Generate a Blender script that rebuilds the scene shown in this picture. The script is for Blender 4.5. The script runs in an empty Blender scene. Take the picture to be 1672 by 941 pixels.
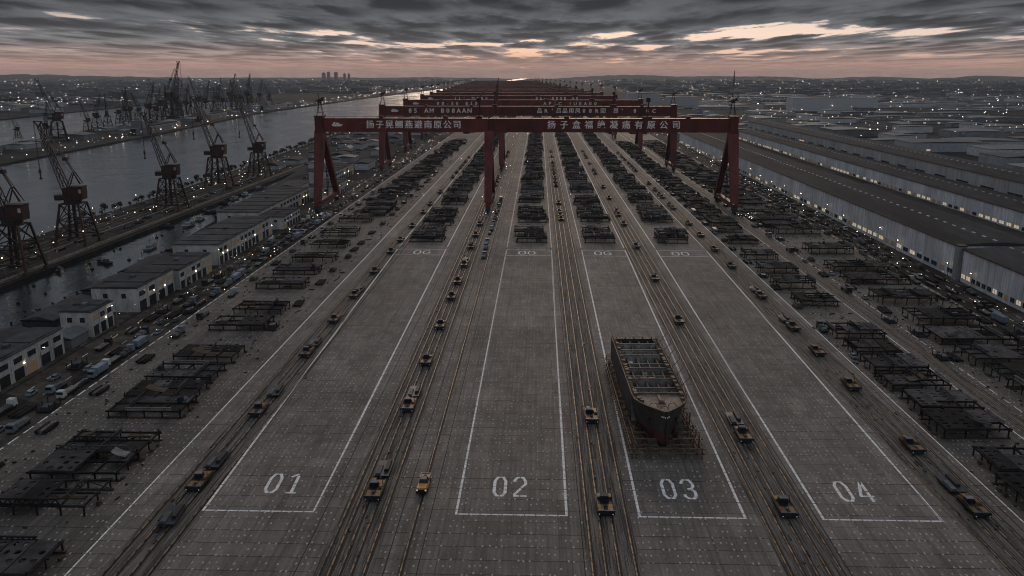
import bpy, math, random
from mathutils import Vector, Matrix
from mathutils.geometry import tessellate_polygon
R = random.Random(7)
scene = bpy.context.scene
COL = scene.collection

# ------------------------------------------------------------------ camera
F, CX, CY, HOR, VPX, CAMH = 1400., 836., 470.5, 121., 880., 100.
TH = math.atan((CY - HOR) / F)
YAW = math.atan((VPX - CX) / (F / math.cos(TH)))
cam = bpy.data.cameras.new('camera'); cam.sensor_width = 36; cam.lens = F / 1672 * 36
cam.clip_start = 1; cam.clip_end = 60000
co = bpy.data.objects.new('camera', cam); COL.objects.link(co)
co.location = (0, 0, CAMH); co.rotation_euler = (math.pi / 2 - TH, 0, YAW)
scene.camera = co

def G(px, py, z=0.0):
    """place in the yard (metres) that a survey point of the photograph shows"""
    u = (px - CX) / F; v = -(py - CY) / F
    x = u; y = math.cos(TH) + v * math.sin(TH); d = -math.sin(TH) + v * math.cos(TH)
    c, s = math.cos(YAW), math.sin(YAW)
    t = (z - CAMH) / d
    return ((x * c - y * s) * t, (x * s + y * c) * t)

# ------------------------------------------------------------------ words
ONES = ['', 'nearest', 'second', 'third', 'fourth', 'fifth', 'sixth', 'seventh', 'eighth', 'ninth', 'tenth', 'eleventh',
        'twelfth', 'thirteenth', 'fourteenth', 'fifteenth', 'sixteenth', 'seventeenth', 'eighteenth', 'nineteenth']
TENS = {2: ('twentieth', 'twenty'), 3: ('thirtieth', 'thirty'), 4: ('fortieth', 'forty'), 5: ('fiftieth', 'fifty'),
        6: ('sixtieth', 'sixty'), 7: ('seventieth', 'seventy'), 8: ('eightieth', 'eighty'), 9: ('ninetieth', 'ninety')}
def nth(i):
    if i < 20: return ONES[i]
    a, b = divmod(i, 10)
    return TENS[a][0] if b == 0 else TENS[a][1] + '-' + ('first' if b == 1 else ONES[b])

# ------------------------------------------------------------------ materials
def newmat(name):
    m = bpy.data.materials.new(name); m.use_nodes = True
    nt = m.node_tree; nt.nodes.clear()
    out = nt.nodes.new('ShaderNodeOutputMaterial')
    return m, nt, out
def N(nt, t, **k):
    n = nt.nodes.new(t)
    ins = k.pop('i', {})
    for a, b in k.items(): setattr(n, a, b)
    for a, b in ins.items(): n.inputs[a].default_value = b
    return n
def L(nt, a, b): nt.links.new(a, b)
def M(nt, op, a, b=None, c=None, clamp=False):
    n = nt.nodes.new('ShaderNodeMath'); n.operation = op; n.use_clamp = clamp
    for i, v in enumerate((a, b, c)):
        if v is None: continue
        if isinstance(v, (int, float)): n.inputs[i].default_value = v
        else: nt.links.new(v, n.inputs[i])
    return n.outputs[0]
def MIX(nt, fac, a, b, mode='MIX'):
    n = nt.nodes.new('ShaderNodeMix'); n.data_type = 'RGBA'; n.blend_type = mode
    for sock, v in ((n.inputs[0], fac), (n.inputs[6], a), (n.inputs[7], b)):
        if isinstance(v, (int, float)): sock.default_value = v
        elif isinstance(v, tuple): sock.default_value = v if len(v) == 4 else v + (1,)
        else: nt.links.new(v, sock)
    return n.outputs[2]
def SMOOTH(nt, v, a, b, c=0., d=1.):
    n = nt.nodes.new('ShaderNodeMapRange'); n.interpolation_type = 'SMOOTHSTEP'
    nt.links.new(v, n.inputs[0])
    for i, x in ((1, a), (2, b), (3, c), (4, d)):
        if isinstance(x, (int, float)): n.inputs[i].default_value = x
        else: nt.links.new(x, n.inputs[i])
    return n.outputs[0]
def NOISE(nt, vec, scale, detail=4, rough=.55, sx=1, sy=1, sz=1, dim='3D', dist=0.):
    mp = N(nt, 'ShaderNodeMapping', i={'Scale': (sx, sy, sz)}); L(nt, vec, mp.inputs['Vector'])
    n = N(nt, 'ShaderNodeTexNoise', noise_dimensions=dim, i={'Scale': scale, 'Detail': detail, 'Roughness': rough, 'Distortion': dist})
    L(nt, mp.outputs[0], n.inputs['Vector'])
    return n.outputs['Fac']

def mat(name, col, rough=.7, metal=0., var=.35, scale=.4, rust=None, rustamt=.5, stretch=(1, 1, 1), objvar=.3, world=False, spec=.3, fine=True):
    """weathered paint, steel or concrete: mottled colour, optional rust patches, each copy a little lighter or darker"""
    m, nt, out = newmat(name)
    b = N(nt, 'ShaderNodeBsdfPrincipled', i={'Roughness': rough, 'Metallic': metal, 'Specular IOR Level': spec})
    tc = N(nt, 'ShaderNodeTexCoord')
    if world:
        g = N(nt, 'ShaderNodeNewGeometry'); v = g.outputs['Position']
    else: v = tc.outputs['Object']
    oi = N(nt, 'ShaderNodeObjectInfo')
    va = N(nt, 'ShaderNodeVectorMath', operation='ADD'); L(nt, v, va.inputs[0])
    cx = N(nt, 'ShaderNodeCombineXYZ'); L(nt, M(nt, 'MULTIPLY', oi.outputs['Random'], 173.), cx.inputs[0]); L(nt, cx.outputs[0], va.inputs[1])
    v = va.outputs[0]
    n1 = NOISE(nt, v, scale, 5, .6, *stretch)
    f = SMOOTH(nt, n1, .25, .75, 1 - var, 1 + var)
    if fine:
        n3 = NOISE(nt, v, scale * 7, 2, .5, *stretch)
        f = M(nt, 'MULTIPLY', f, SMOOTH(nt, n3, .2, .8, 1 - var * .5, 1 + var * .5))
    if objvar: f = M(nt, 'MULTIPLY', f, M(nt, 'MULTIPLY_ADD', oi.outputs['Random'], 2 * objvar, 1 - objvar))
    mul = N(nt, 'ShaderNodeVectorMath', operation='SCALE'); mul.inputs[0].default_value = col; L(nt, f, mul.inputs['Scale'])
    c = mul.outputs[0]
    if rust:
        n2 = NOISE(nt, v, scale * 2.3, 6, .7, *stretch)
        c = MIX(nt, SMOOTH(nt, n2, .62 - .2 * rustamt, .72, 0., .85), c, rust)
    L(nt, c, b.inputs['Base Color']); L(nt, b.outputs[0], out.inputs[0])
    return m

def emis(name, col, strength, sampling='NONE', vary=0.):
    m, nt, out = newmat(name)
    e = N(nt, 'ShaderNodeEmission', i={'Color': col + (1,), 'Strength': strength})
    if vary:
        g = N(nt, 'ShaderNodeNewGeometry')
        w = N(nt, 'ShaderNodeTexWhiteNoise', noise_dimensions='1D'); L(nt, g.outputs['Random Per Island'], w.inputs['W'])
        s = M(nt, 'POWER', w.outputs['Value'], 3.)
        L(nt, M(nt, 'MULTIPLY_ADD', s, strength * vary, strength * .12), e.inputs['Strength'])
        w2 = N(nt, 'ShaderNodeTexWhiteNoise', noise_dimensions='1D'); L(nt, M(nt, 'ADD', g.outputs['Random Per Island'], 3.7), w2.inputs['W'])
        L(nt, MIX(nt, w2.outputs['Value'], (1, .62, .34), (.85, .92, 1)), e.inputs['Color'])
    L(nt, e.outputs[0], out.inputs[0])
    m.cycles.emission_sampling = sampling
    return m

def concrete_yard(name='yard_concrete', col=(.150, .130, .114)):
    m, nt, out = newmat(name)
    b = N(nt, 'ShaderNodeBsdfPrincipled', i={'Roughness': .78, 'Specular IOR Level': .25})
    g = N(nt, 'ShaderNodeNewGeometry'); P = g.outputs['Position']
    s = N(nt, 'ShaderNodeSeparateXYZ'); L(nt, P, s.inputs[0])
    X, Y = s.outputs[0], s.outputs[1]
    big = NOISE(nt, P, .018, 5, .6)
    mid = NOISE(nt, P, .12, 5, .65, 1, .5)
    streak = NOISE(nt, P, 1.1, 4, .7, 1, .03)
    fine = NOISE(nt, P, 1.6, 3, .6)
    f = M(nt, 'MULTIPLY', SMOOTH(nt, big, .25, .75, .72, 1.25), SMOOTH(nt, mid, .25, .75, .78, 1.2))
    f = M(nt, 'MULTIPLY', f, SMOOTH(nt, streak, .25, .75, .72, 1.26))
    f = M(nt, 'MULTIPLY', f, SMOOTH(nt, fine, .2, .8, .8, 1.2))
    # slabs: every panel its own grey
    px, py = 2.6, 5.4
    ix = M(nt, 'FLOOR', M(nt, 'DIVIDE', X, px)); iy = M(nt, 'FLOOR', M(nt, 'DIVIDE', Y, py))
    cc = N(nt, 'ShaderNodeCombineXYZ'); L(nt, ix, cc.inputs[0]); L(nt, iy, cc.inputs[1])
    wn = N(nt, 'ShaderNodeTexWhiteNoise', noise_dimensions='2D'); L(nt, cc.outputs[0], wn.inputs['Vector'])
    f = M(nt, 'MULTIPLY', f, M(nt, 'MULTIPLY_ADD', wn.outputs['Value'], .3, .86))
    cb = N(nt, 'ShaderNodeCombineXYZ'); L(nt, M(nt, 'FLOOR', M(nt, 'DIVIDE', X, 13.)), cb.inputs[0]); L(nt, M(nt, 'FLOOR', M(nt, 'DIVIDE', M(nt, 'ADD', Y, M(nt, 'MULTIPLY', M(nt, 'FLOOR', M(nt, 'DIVIDE', X, 13.)), 9.)), 27.)), cb.inputs[1])
    wb = N(nt, 'ShaderNodeTexWhiteNoise', noise_dimensions='2D'); L(nt, cb.outputs[0], wb.inputs['Vector'])
    f = M(nt, 'MULTIPLY', f, SMOOTH(nt, wb.outputs['Value'], 0., 1., .9, 1.08))
    tyre = NOISE(nt, P, .55, 3, .6, 1, .006)
    f = M(nt, 'MULTIPLY', f, SMOOTH(nt, tyre, .58, .68, 1., .74))
    # joints
    wob = M(nt, 'MULTIPLY', M(nt, 'SUBTRACT', NOISE(nt, P, .5, 2), .5), .5)
    jy = M(nt, 'ABSOLUTE', M(nt, 'SUBTRACT', M(nt, 'FRACT', M(nt, 'DIVIDE', M(nt, 'ADD', Y, wob), py)), .5))
    jx = M(nt, 'ABSOLUTE', M(nt, 'SUBTRACT', M(nt, 'FRACT', M(nt, 'DIVIDE', X, px)), .5))
    rowr = N(nt, 'ShaderNodeTexWhiteNoise', noise_dimensions='1D'); L(nt, M(nt, 'FLOOR', M(nt, 'ADD', M(nt, 'DIVIDE', Y, py), .5)), rowr.inputs['W'])
    colr = N(nt, 'ShaderNodeTexWhiteNoise', noise_dimensions='1D'); L(nt, M(nt, 'FLOOR', M(nt, 'ADD', M(nt, 'DIVIDE', X, px), .5)), colr.inputs['W'])
    jm = M(nt, 'MULTIPLY', SMOOTH(nt, jy, .5 - .26 / py, .5 - .12 / py), M(nt, 'MULTIPLY_ADD', rowr.outputs['Value'], .6, .25))
    jn = M(nt, 'MULTIPLY', SMOOTH(nt, jx, .5 - .2 / px, .5 - .08 / px), M(nt, 'MULTIPLY_ADD', M(nt, 'POWER', colr.outputs['Value'], 2.), .4, .02))
    f = M(nt, 'MULTIPLY', f, M(nt, 'SUBTRACT', 1., M(nt, 'MAXIMUM', jm, jn)))
    # steel lashing studs set in the paving
    dx, dy = 1.3, 2.7
    gx = M(nt, 'ADD', M(nt, 'DIVIDE', X, dx), .25); gy = M(nt, 'ADD', M(nt, 'DIVIDE', Y, dy), .4)
    dc = N(nt, 'ShaderNodeCombineXYZ'); L(nt, M(nt, 'FLOOR', gx), dc.inputs[0]); L(nt, M(nt, 'FLOOR', gy), dc.inputs[1])
    dn = N(nt, 'ShaderNodeTexWhiteNoise', noise_dimensions='2D'); L(nt, dc.outputs[0], dn.inputs['Vector'])
    dsp = N(nt, 'ShaderNodeSeparateColor'); L(nt, dn.outputs['Color'], dsp.inputs[0])
    fx = M(nt, 'MULTIPLY', M(nt, 'SUBTRACT', M(nt, 'FRACT', gx), M(nt, 'MULTIPLY_ADD', dsp.outputs[0], .4, .3)), dx)
    fy = M(nt, 'MULTIPLY', M(nt, 'SUBTRACT', M(nt, 'FRACT', gy), M(nt, 'MULTIPLY_ADD', dsp.outputs[1], .3, .35)), dy * .55)
    d2 = M(nt, 'ADD', M(nt, 'MULTIPLY', fx, fx), M(nt, 'MULTIPLY', fy, fy))
    dot = M(nt, 'MULTIPLY', SMOOTH(nt, d2, .03, .065, 1., 0.), SMOOTH(nt, dsp.outputs[2], .3, 1., .03, .72))
    mul = N(nt, 'ShaderNodeVectorMath', operation='SCALE'); mul.inputs[0].default_value = col; L(nt, f, mul.inputs['Scale'])
    c = MIX(nt, dot, mul.outputs[0], (.52, .5, .48))
    stain = NOISE(nt, P, .06, 6, .7)
    c = MIX(nt, SMOOTH(nt, stain, .57, .72, 0., .6), c, (.045, .041, .038))
    spot = NOISE(nt, P, .33, 5, .7, 1, .55)
    c = MIX(nt, SMOOTH(nt, spot, .64, .74, 0., .55), c, (.035, .032, .03))
    rs_ = NOISE(nt, P, .16, 6, .7, 1, .2)
    c = MIX(nt, SMOOTH(nt, rs_, .62, .78, 0., .4), c, (.14, .09, .055))
    L(nt, c, b.inputs['Base Color']); L(nt, b.outputs[0], out.inputs[0])
    return m

def track_mat():
    m, nt, out = newmat('track_bed_ballast')
    b = N(nt, 'ShaderNodeBsdfPrincipled', i={'Roughness': .85, 'Specular IOR Level': .2})
    g = N(nt, 'ShaderNodeNewGeometry'); P = g.outputs['Position']
    st = NOISE(nt, P, 2.4, 5, .75, 1, .02); mi = NOISE(nt, P, .3, 5, .7, 1, .35); fi = NOISE(nt, P, 2.2, 3, .6)
    c = MIX(nt, SMOOTH(nt, st, .4, .6), (.03, .029, .029), (.175, .155, .135))
    c = MIX(nt, SMOOTH(nt, mi, .5, .75, 0., .6), c, (.11, .08, .055))
    f = SMOOTH(nt, fi, .2, .8, .6, 1.35)
    sc = N(nt, 'ShaderNodeVectorMath', operation='SCALE'); L(nt, c, sc.inputs[0]); L(nt, f, sc.inputs['Scale'])
    L(nt, sc.outputs[0], b.inputs['Base Color']); L(nt, b.outputs[0], out.inputs[0])
    return m

def rail_mat():
    m, nt, out = newmat('rusty_rail_steel')
    b = N(nt, 'ShaderNodeBsdfPrincipled', i={'Roughness': .55, 'Metallic': .3})
    g = N(nt, 'ShaderNodeNewGeometry'); P = g.outputs['Position']
    s = N(nt, 'ShaderNodeSeparateXYZ'); L(nt, P, s.inputs[0])
    w = M(nt, 'ADD', M(nt, 'DIVIDE', s.outputs[1], 4.2), M(nt, 'MULTIPLY', s.outputs[0], .37))
    j = M(nt, 'ABSOLUTE', M(nt, 'SUBTRACT', M(nt, 'FRACT', w), .5))
    n1 = NOISE(nt, P, .5, 5, .7, 1, .3)
    c = MIX(nt, SMOOTH(nt, n1, .35, .62), (.045, .028, .017), (.32, .19, .088))
    n2 = NOISE(nt, P, .9, 3, .6, 1, .22)
    c = MIX(nt, M(nt, 'MAXIMUM', SMOOTH(nt, j, .36, .4, 0., .95), SMOOTH(nt, n2, .55, .64, 0., .9)), c, (.016, .014, .012))
    L(nt, c, b.inputs['Base Color']); L(nt, b.outputs[0], out.inputs[0])
    return m

def paint_mat(name='white_road_paint', joints=True):
    m, nt, out = newmat(name)
    b = N(nt, 'ShaderNodeBsdfPrincipled', i={'Roughness': .7})
    g = N(nt, 'ShaderNodeNewGeometry'); P = g.outputs['Position']
    s = N(nt, 'ShaderNodeSeparateXYZ'); L(nt, P, s.inputs[0])
    n1 = NOISE(nt, P, .9, 5, .7); n2 = NOISE(nt, P, .05, 3, .5)
    c = MIX(nt, SMOOTH(nt, n1, .36, .56), (.5, .49, .48), (.86, .85, .83))
    c = MIX(nt, SMOOTH(nt, n2, .35, .7, 0., .25), c, (.34, .33, .32))
    if joints:
        j1 = M(nt, 'ABSOLUTE', M(nt, 'SUBTRACT', M(nt, 'FRACT', M(nt, 'DIVIDE', s.outputs[1], 5.4)), .5))
        j2 = M(nt, 'ABSOLUTE', M(nt, 'SUBTRACT', M(nt, 'FRACT', M(nt, 'DIVIDE', s.outputs[0], 2.6)), .5))
        j = M(nt, 'MAXIMUM', SMOOTH(nt, j1, .455, .47), SMOOTH(nt, j2, .43, .45))
        c = MIX(nt, M(nt, 'MULTIPLY', j, .8), c, (.1, .1, .095))
    L(nt, c, b.inputs['Base Color']); L(nt, b.outputs[0], out.inputs[0])
    return m

def water_mat():
    m, nt, out = newmat('river_water')
    b = N(nt, 'ShaderNodeBsdfPrincipled', i={'Base Color': (.012, .017, .019, 1), 'Roughness': .12, 'IOR': 1.33})
    g = N(nt, 'ShaderNodeNewGeometry'); P = g.outputs['Position']
    n1 = NOISE(nt, P, .22, 5, .6, 1, .8); n2 = NOISE(nt, P, .035, 4, .6, 1, .6)
    h = M(nt, 'ADD', M(nt, 'MULTIPLY', n1, .5), M(nt, 'MULTIPLY', n2, 1.6))
    bp = N(nt, 'ShaderNodeBump', i={'Strength': .6, 'Distance': 1.1}); L(nt, h, bp.inputs['Height'])
    L(nt, bp.outputs[0], b.inputs['Normal'])
    n3 = NOISE(nt, P, .012, 4, .6, 1, .5)
    L(nt, SMOOTH(nt, n3, .35, .65, .08, .22), b.inputs['Roughness'])
    L(nt, b.outputs[0], out.inputs[0])
    return m

def land_mat(name, c1, c2, sc=.004):
    m, nt, out = newmat(name)
    b = N(nt, 'ShaderNodeBsdfPrincipled', i={'Roughness': .95, 'Specular IOR Level': .05})
    g = N(nt, 'ShaderNodeNewGeometry'); P = g.outputs['Position']
    a = NOISE(nt, P, sc, 6, .65); d = NOISE(nt, P, sc * 9, 5, .65); e = NOISE(nt, P, .3, 4, .65)
    v = N(nt, 'ShaderNodeTexVoronoi', i={'Scale': sc * 2.2}); L(nt, P, v.inputs['Vector'])
    vs = N(nt, 'ShaderNodeSeparateColor'); L(nt, v.outputs['Color'], vs.inputs[0])
    c = MIX(nt, SMOOTH(nt, M(nt, 'MULTIPLY_ADD', vs.outputs[0], .5, M(nt, 'MULTIPLY', a, .6)), .35, .75), c1, c2)
    f = M(nt, 'MULTIPLY', SMOOTH(nt, d, .25, .75, .55, 1.4), SMOOTH(nt, e, .25, .75, .7, 1.3))
    s = N(nt, 'ShaderNodeVectorMath', operation='SCALE'); L(nt, c, s.inputs[0]); L(nt, f, s.inputs['Scale'])
    L(nt, s.outputs[0], b.inputs['Base Color']); L(nt, b.outputs[0], out.inputs[0])
    return m

def wall_panel_mat(name, col, step=6.):
    """ribbed cladding with panel seams and rain streaks"""
    m, nt, out = newmat(name)
    b = N(nt, 'ShaderNodeBsdfPrincipled', i={'Roughness': .6, 'Specular IOR Level': .3})
    g = N(nt, 'ShaderNodeNewGeometry'); P = g.outputs['Position']
    s = N(nt, 'ShaderNodeSeparateXYZ'); L(nt, P, s.inputs[0])
    w = M(nt, 'ADD', s.outputs[0], s.outputs[1])
    j = M(nt, 'ABSOLUTE', M(nt, 'SUBTRACT', M(nt, 'FRACT', M(nt, 'DIVIDE', w, step)), .5))
    wn = N(nt, 'ShaderNodeTexWhiteNoise', noise_dimensions='1D'); L(nt, M(nt, 'FLOOR', M(nt, 'ADD', M(nt, 'DIVIDE', w, step), .5)), wn.inputs['W'])
    n1 = NOISE(nt, P, .5, 5, .7, 1, 1, .08); n2 = NOISE(nt, P, .05, 4, .6)
    f = M(nt, 'MULTIPLY', SMOOTH(nt, n1, .25, .75, .68, 1.2), SMOOTH(nt, n2, .25, .75, .8, 1.15))
    f = M(nt, 'MULTIPLY', f, M(nt, 'MULTIPLY_ADD', wn.outputs['Value'], .22, .88))
    f = M(nt, 'MULTIPLY', f, SMOOTH(nt, j, .465, .485, 1., .55))
    sc = N(nt, 'ShaderNodeVectorMath', operation='SCALE'); sc.inputs[0].default_value = col; L(nt, f, sc.inputs['Scale'])
    L(nt, sc.outputs[0], b.inputs['Base Color']); L(nt, b.outputs[0], out.inputs[0])
    return m

MT = dict(
    yard=concrete_yard(), apron=concrete_yard('vignette_darkened_apron', (.102, .09, .08)), track=track_mat(), rail=rail_mat(), paint=paint_mat(), paint2=paint_mat('white_number_paint', False), water=water_mat(),  # apron: yard concrete in a darker colour, side and corner vignette painted in
    groove=mat('rail_groove', (.012, .011, .010), .8, var=.3, world=True),
    land=land_mat('open_land', (.018, .02, .021), (.045, .045, .045)),
    quay=land_mat('quay_paving', (.022, .02, .019), (.055, .051, .047), .02),
    road=land_mat('dark_asphalt', (.03, .027, .025), (.075, .066, .057), .015),
    hill=land_mat('wooded_hill', (.03, .036, .036), (.05, .055, .055), .002),
    red=mat('red_crane_paint', (.105, .021, .019), .5, var=.4, scale=.12, rust=(.06, .022, .014), rustamt=.35, objvar=.3, stretch=(1, 1, .4)),
    rust=mat('dark_red_crane_steel', (.04, .014, .012), .6, var=.4, scale=.3, rust=(.03, .012, .01), objvar=.2),
    black=mat('black_crane_steel', (.02, .014, .013), .6, var=.4, scale=.3, objvar=.2),
    steel=mat('dark_block_steel', (.019, .0185, .020), .9, 0., spec=.06, var=.5, scale=.25, rust=(.035, .022, .014), rustamt=.3, objvar=.35),
    plate=mat('primed_steel_plate', (.062, .0585, .061), .92, 0., spec=.05, var=.45, scale=.25, rust=(.05, .032, .022), rustamt=.3, objvar=.45),
    girder=mat('grey_girder_steel', (.165, .158, .158), .8, 0., spec=.1, var=.4, scale=.3, rust=(.05, .03, .02), objvar=.35),
    timber=mat('brown_skid_beam', (.055, .036, .022), .85, var=.5, scale=.5, objvar=.3),
    bluesteel=mat('blue_primed_steel', (.02, .04, .062), .85, 0., spec=.06, var=.4, scale=.3, objvar=.2),
    ochre=mat('ochre_machine_paint', (.2, .1, .024), .5, var=.4, scale=.6, rust=(.09, .045, .02), rustamt=.6, objvar=.3),
    yellow=mat('orange_yellow_paint', (.52, .25, .06), .4, var=.25, scale=.7, rust=(.3, .14, .04), rustamt=.2),
    navy=mat('dark_blue_machine_paint', (.016, .022, .033), .45, var=.4, scale=.7, objvar=.2),
    dark=mat('black_machine_steel', (.012, .012, .013), .6, var=.4, scale=.7, objvar=.2),
    white=mat('dull_white_paint', (.42, .43, .44), .5, var=.3, scale=.5, objvar=.25),
    bluewhite=mat('pale_blue_paint', (.15, .185, .225), .45, var=.3, scale=.5, objvar=.4),
    cargrey=mat('grey_car_paint', (.11, .12, .13), .35, .3, var=.2, scale=.6, objvar=.6),
    glass=mat('dark_glass', (.012, .016, .022), .1, var=.1, spec=.6),
    rubber=mat('black_rubber', (.012, .012, .012), .9, var=.2),
    letter=mat('white_lettering', (.8, .79, .78), .6, var=.3, scale=.9, objvar=0),
    hull=mat('grey_hull_plate', (.048, .045, .044), .6, .1, var=.45, scale=.3, rust=(.085, .052, .034), rustamt=.75, stretch=(1, 1, .35)),
    hullred=mat('antifouling_red', (.15, .035, .035), .6, var=.4, scale=.3, rust=(.04, .02, .016), rustamt=.4),
    shipdeck=mat('brown_deck_plate', (.17, .13, .105), .7, var=.45, scale=.4, rust=(.07, .04, .025), rustamt=.5),
    bulk=mat('grey_bulkhead', (.30, .29, .28), .65, 0., var=.45, scale=.4, rust=(.11, .07, .045), rustamt=.75),
    scaf=mat('rusty_scaffold_tube', (.15, .105, .07), .65, .2, var=.5, scale=.6, rust=(.07, .035, .018), objvar=.2),
    concwall=mat('pale_render', (.45, .44, .425), .8, var=.28, scale=.25, rust=(.15, .13, .11), rustamt=.25, objvar=.15, stretch=(1, 1, .4)),
    roof=mat('dark_felt_roof', (.046, .048, .052), .9, spec=.08, var=.4, scale=.12, rust=(.09, .09, .09), rustamt=.3, objvar=.25),
    whwall=wall_panel_mat('pale_cladding', (.6, .61, .63), 6.), whwall2=wall_panel_mat('grey_cladding', (.36, .365, .375), 5.),
    whroof=mat('charcoal_sheet_roof', (.04, .041, .044), .92, spec=.06, var=.4, scale=.05, stretch=(1, .25, 1), objvar=.15),
    fascia=mat('rusty_gutter', (.075, .045, .035), .7, var=.4, scale=.3),
    pillar=mat('grey_pillar', (.17, .18, .19), .7, var=.2),
    shedwall=mat('shed_wall', (.2, .21, .22), .75, var=.3, scale=.08, objvar=.5),
    shedroof=mat('shed_roof', (.11, .115, .12), .7, var=.35, scale=.05, objvar=.55),
    winoff=mat('unlit_window', (.02, .024, .03), .2, var=.2, spec=.5),
    winlit=emis('lit_window', (1, .8, .58), .42), winwarm=emis('dim_lit_window', (1, .68, .42), .07),
    lamp=emis('lamp_glow', (1, .78, .5), 20., 'AUTO'), lampw=emis('white_lamp_glow', (1, .9, .76), 18., 'AUTO'),
    spark=emis('yard_light_glow', (1, .8, .55), 5., 'NONE', 1.2), cityl=emis('city_light_glow', (1, .8, .6), 3.6, 'NONE', 1.6),
    head=emis('small_headlamp', (1, .93, .8), .4), redl=emis('red_warning_lamp', (1, .05, .02), 3.),
    leaf=mat('dark_foliage', (.028, .036, .024), .9, var=.6, scale=1.2, objvar=.3), bark=mat('bark', (.05, .04, .03), .9),
    tarp=mat('grey_tarpaulin', (.07, .08, .09), .7, var=.4, scale=.5, objvar=.5),
    city=mat('distant_buildings', (.085, .09, .095), .8, var=.5, scale=.003, world=True), tower=mat('tower_facade', (.13, .14, .15), .7, var=.3, scale=.05),
)

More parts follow.
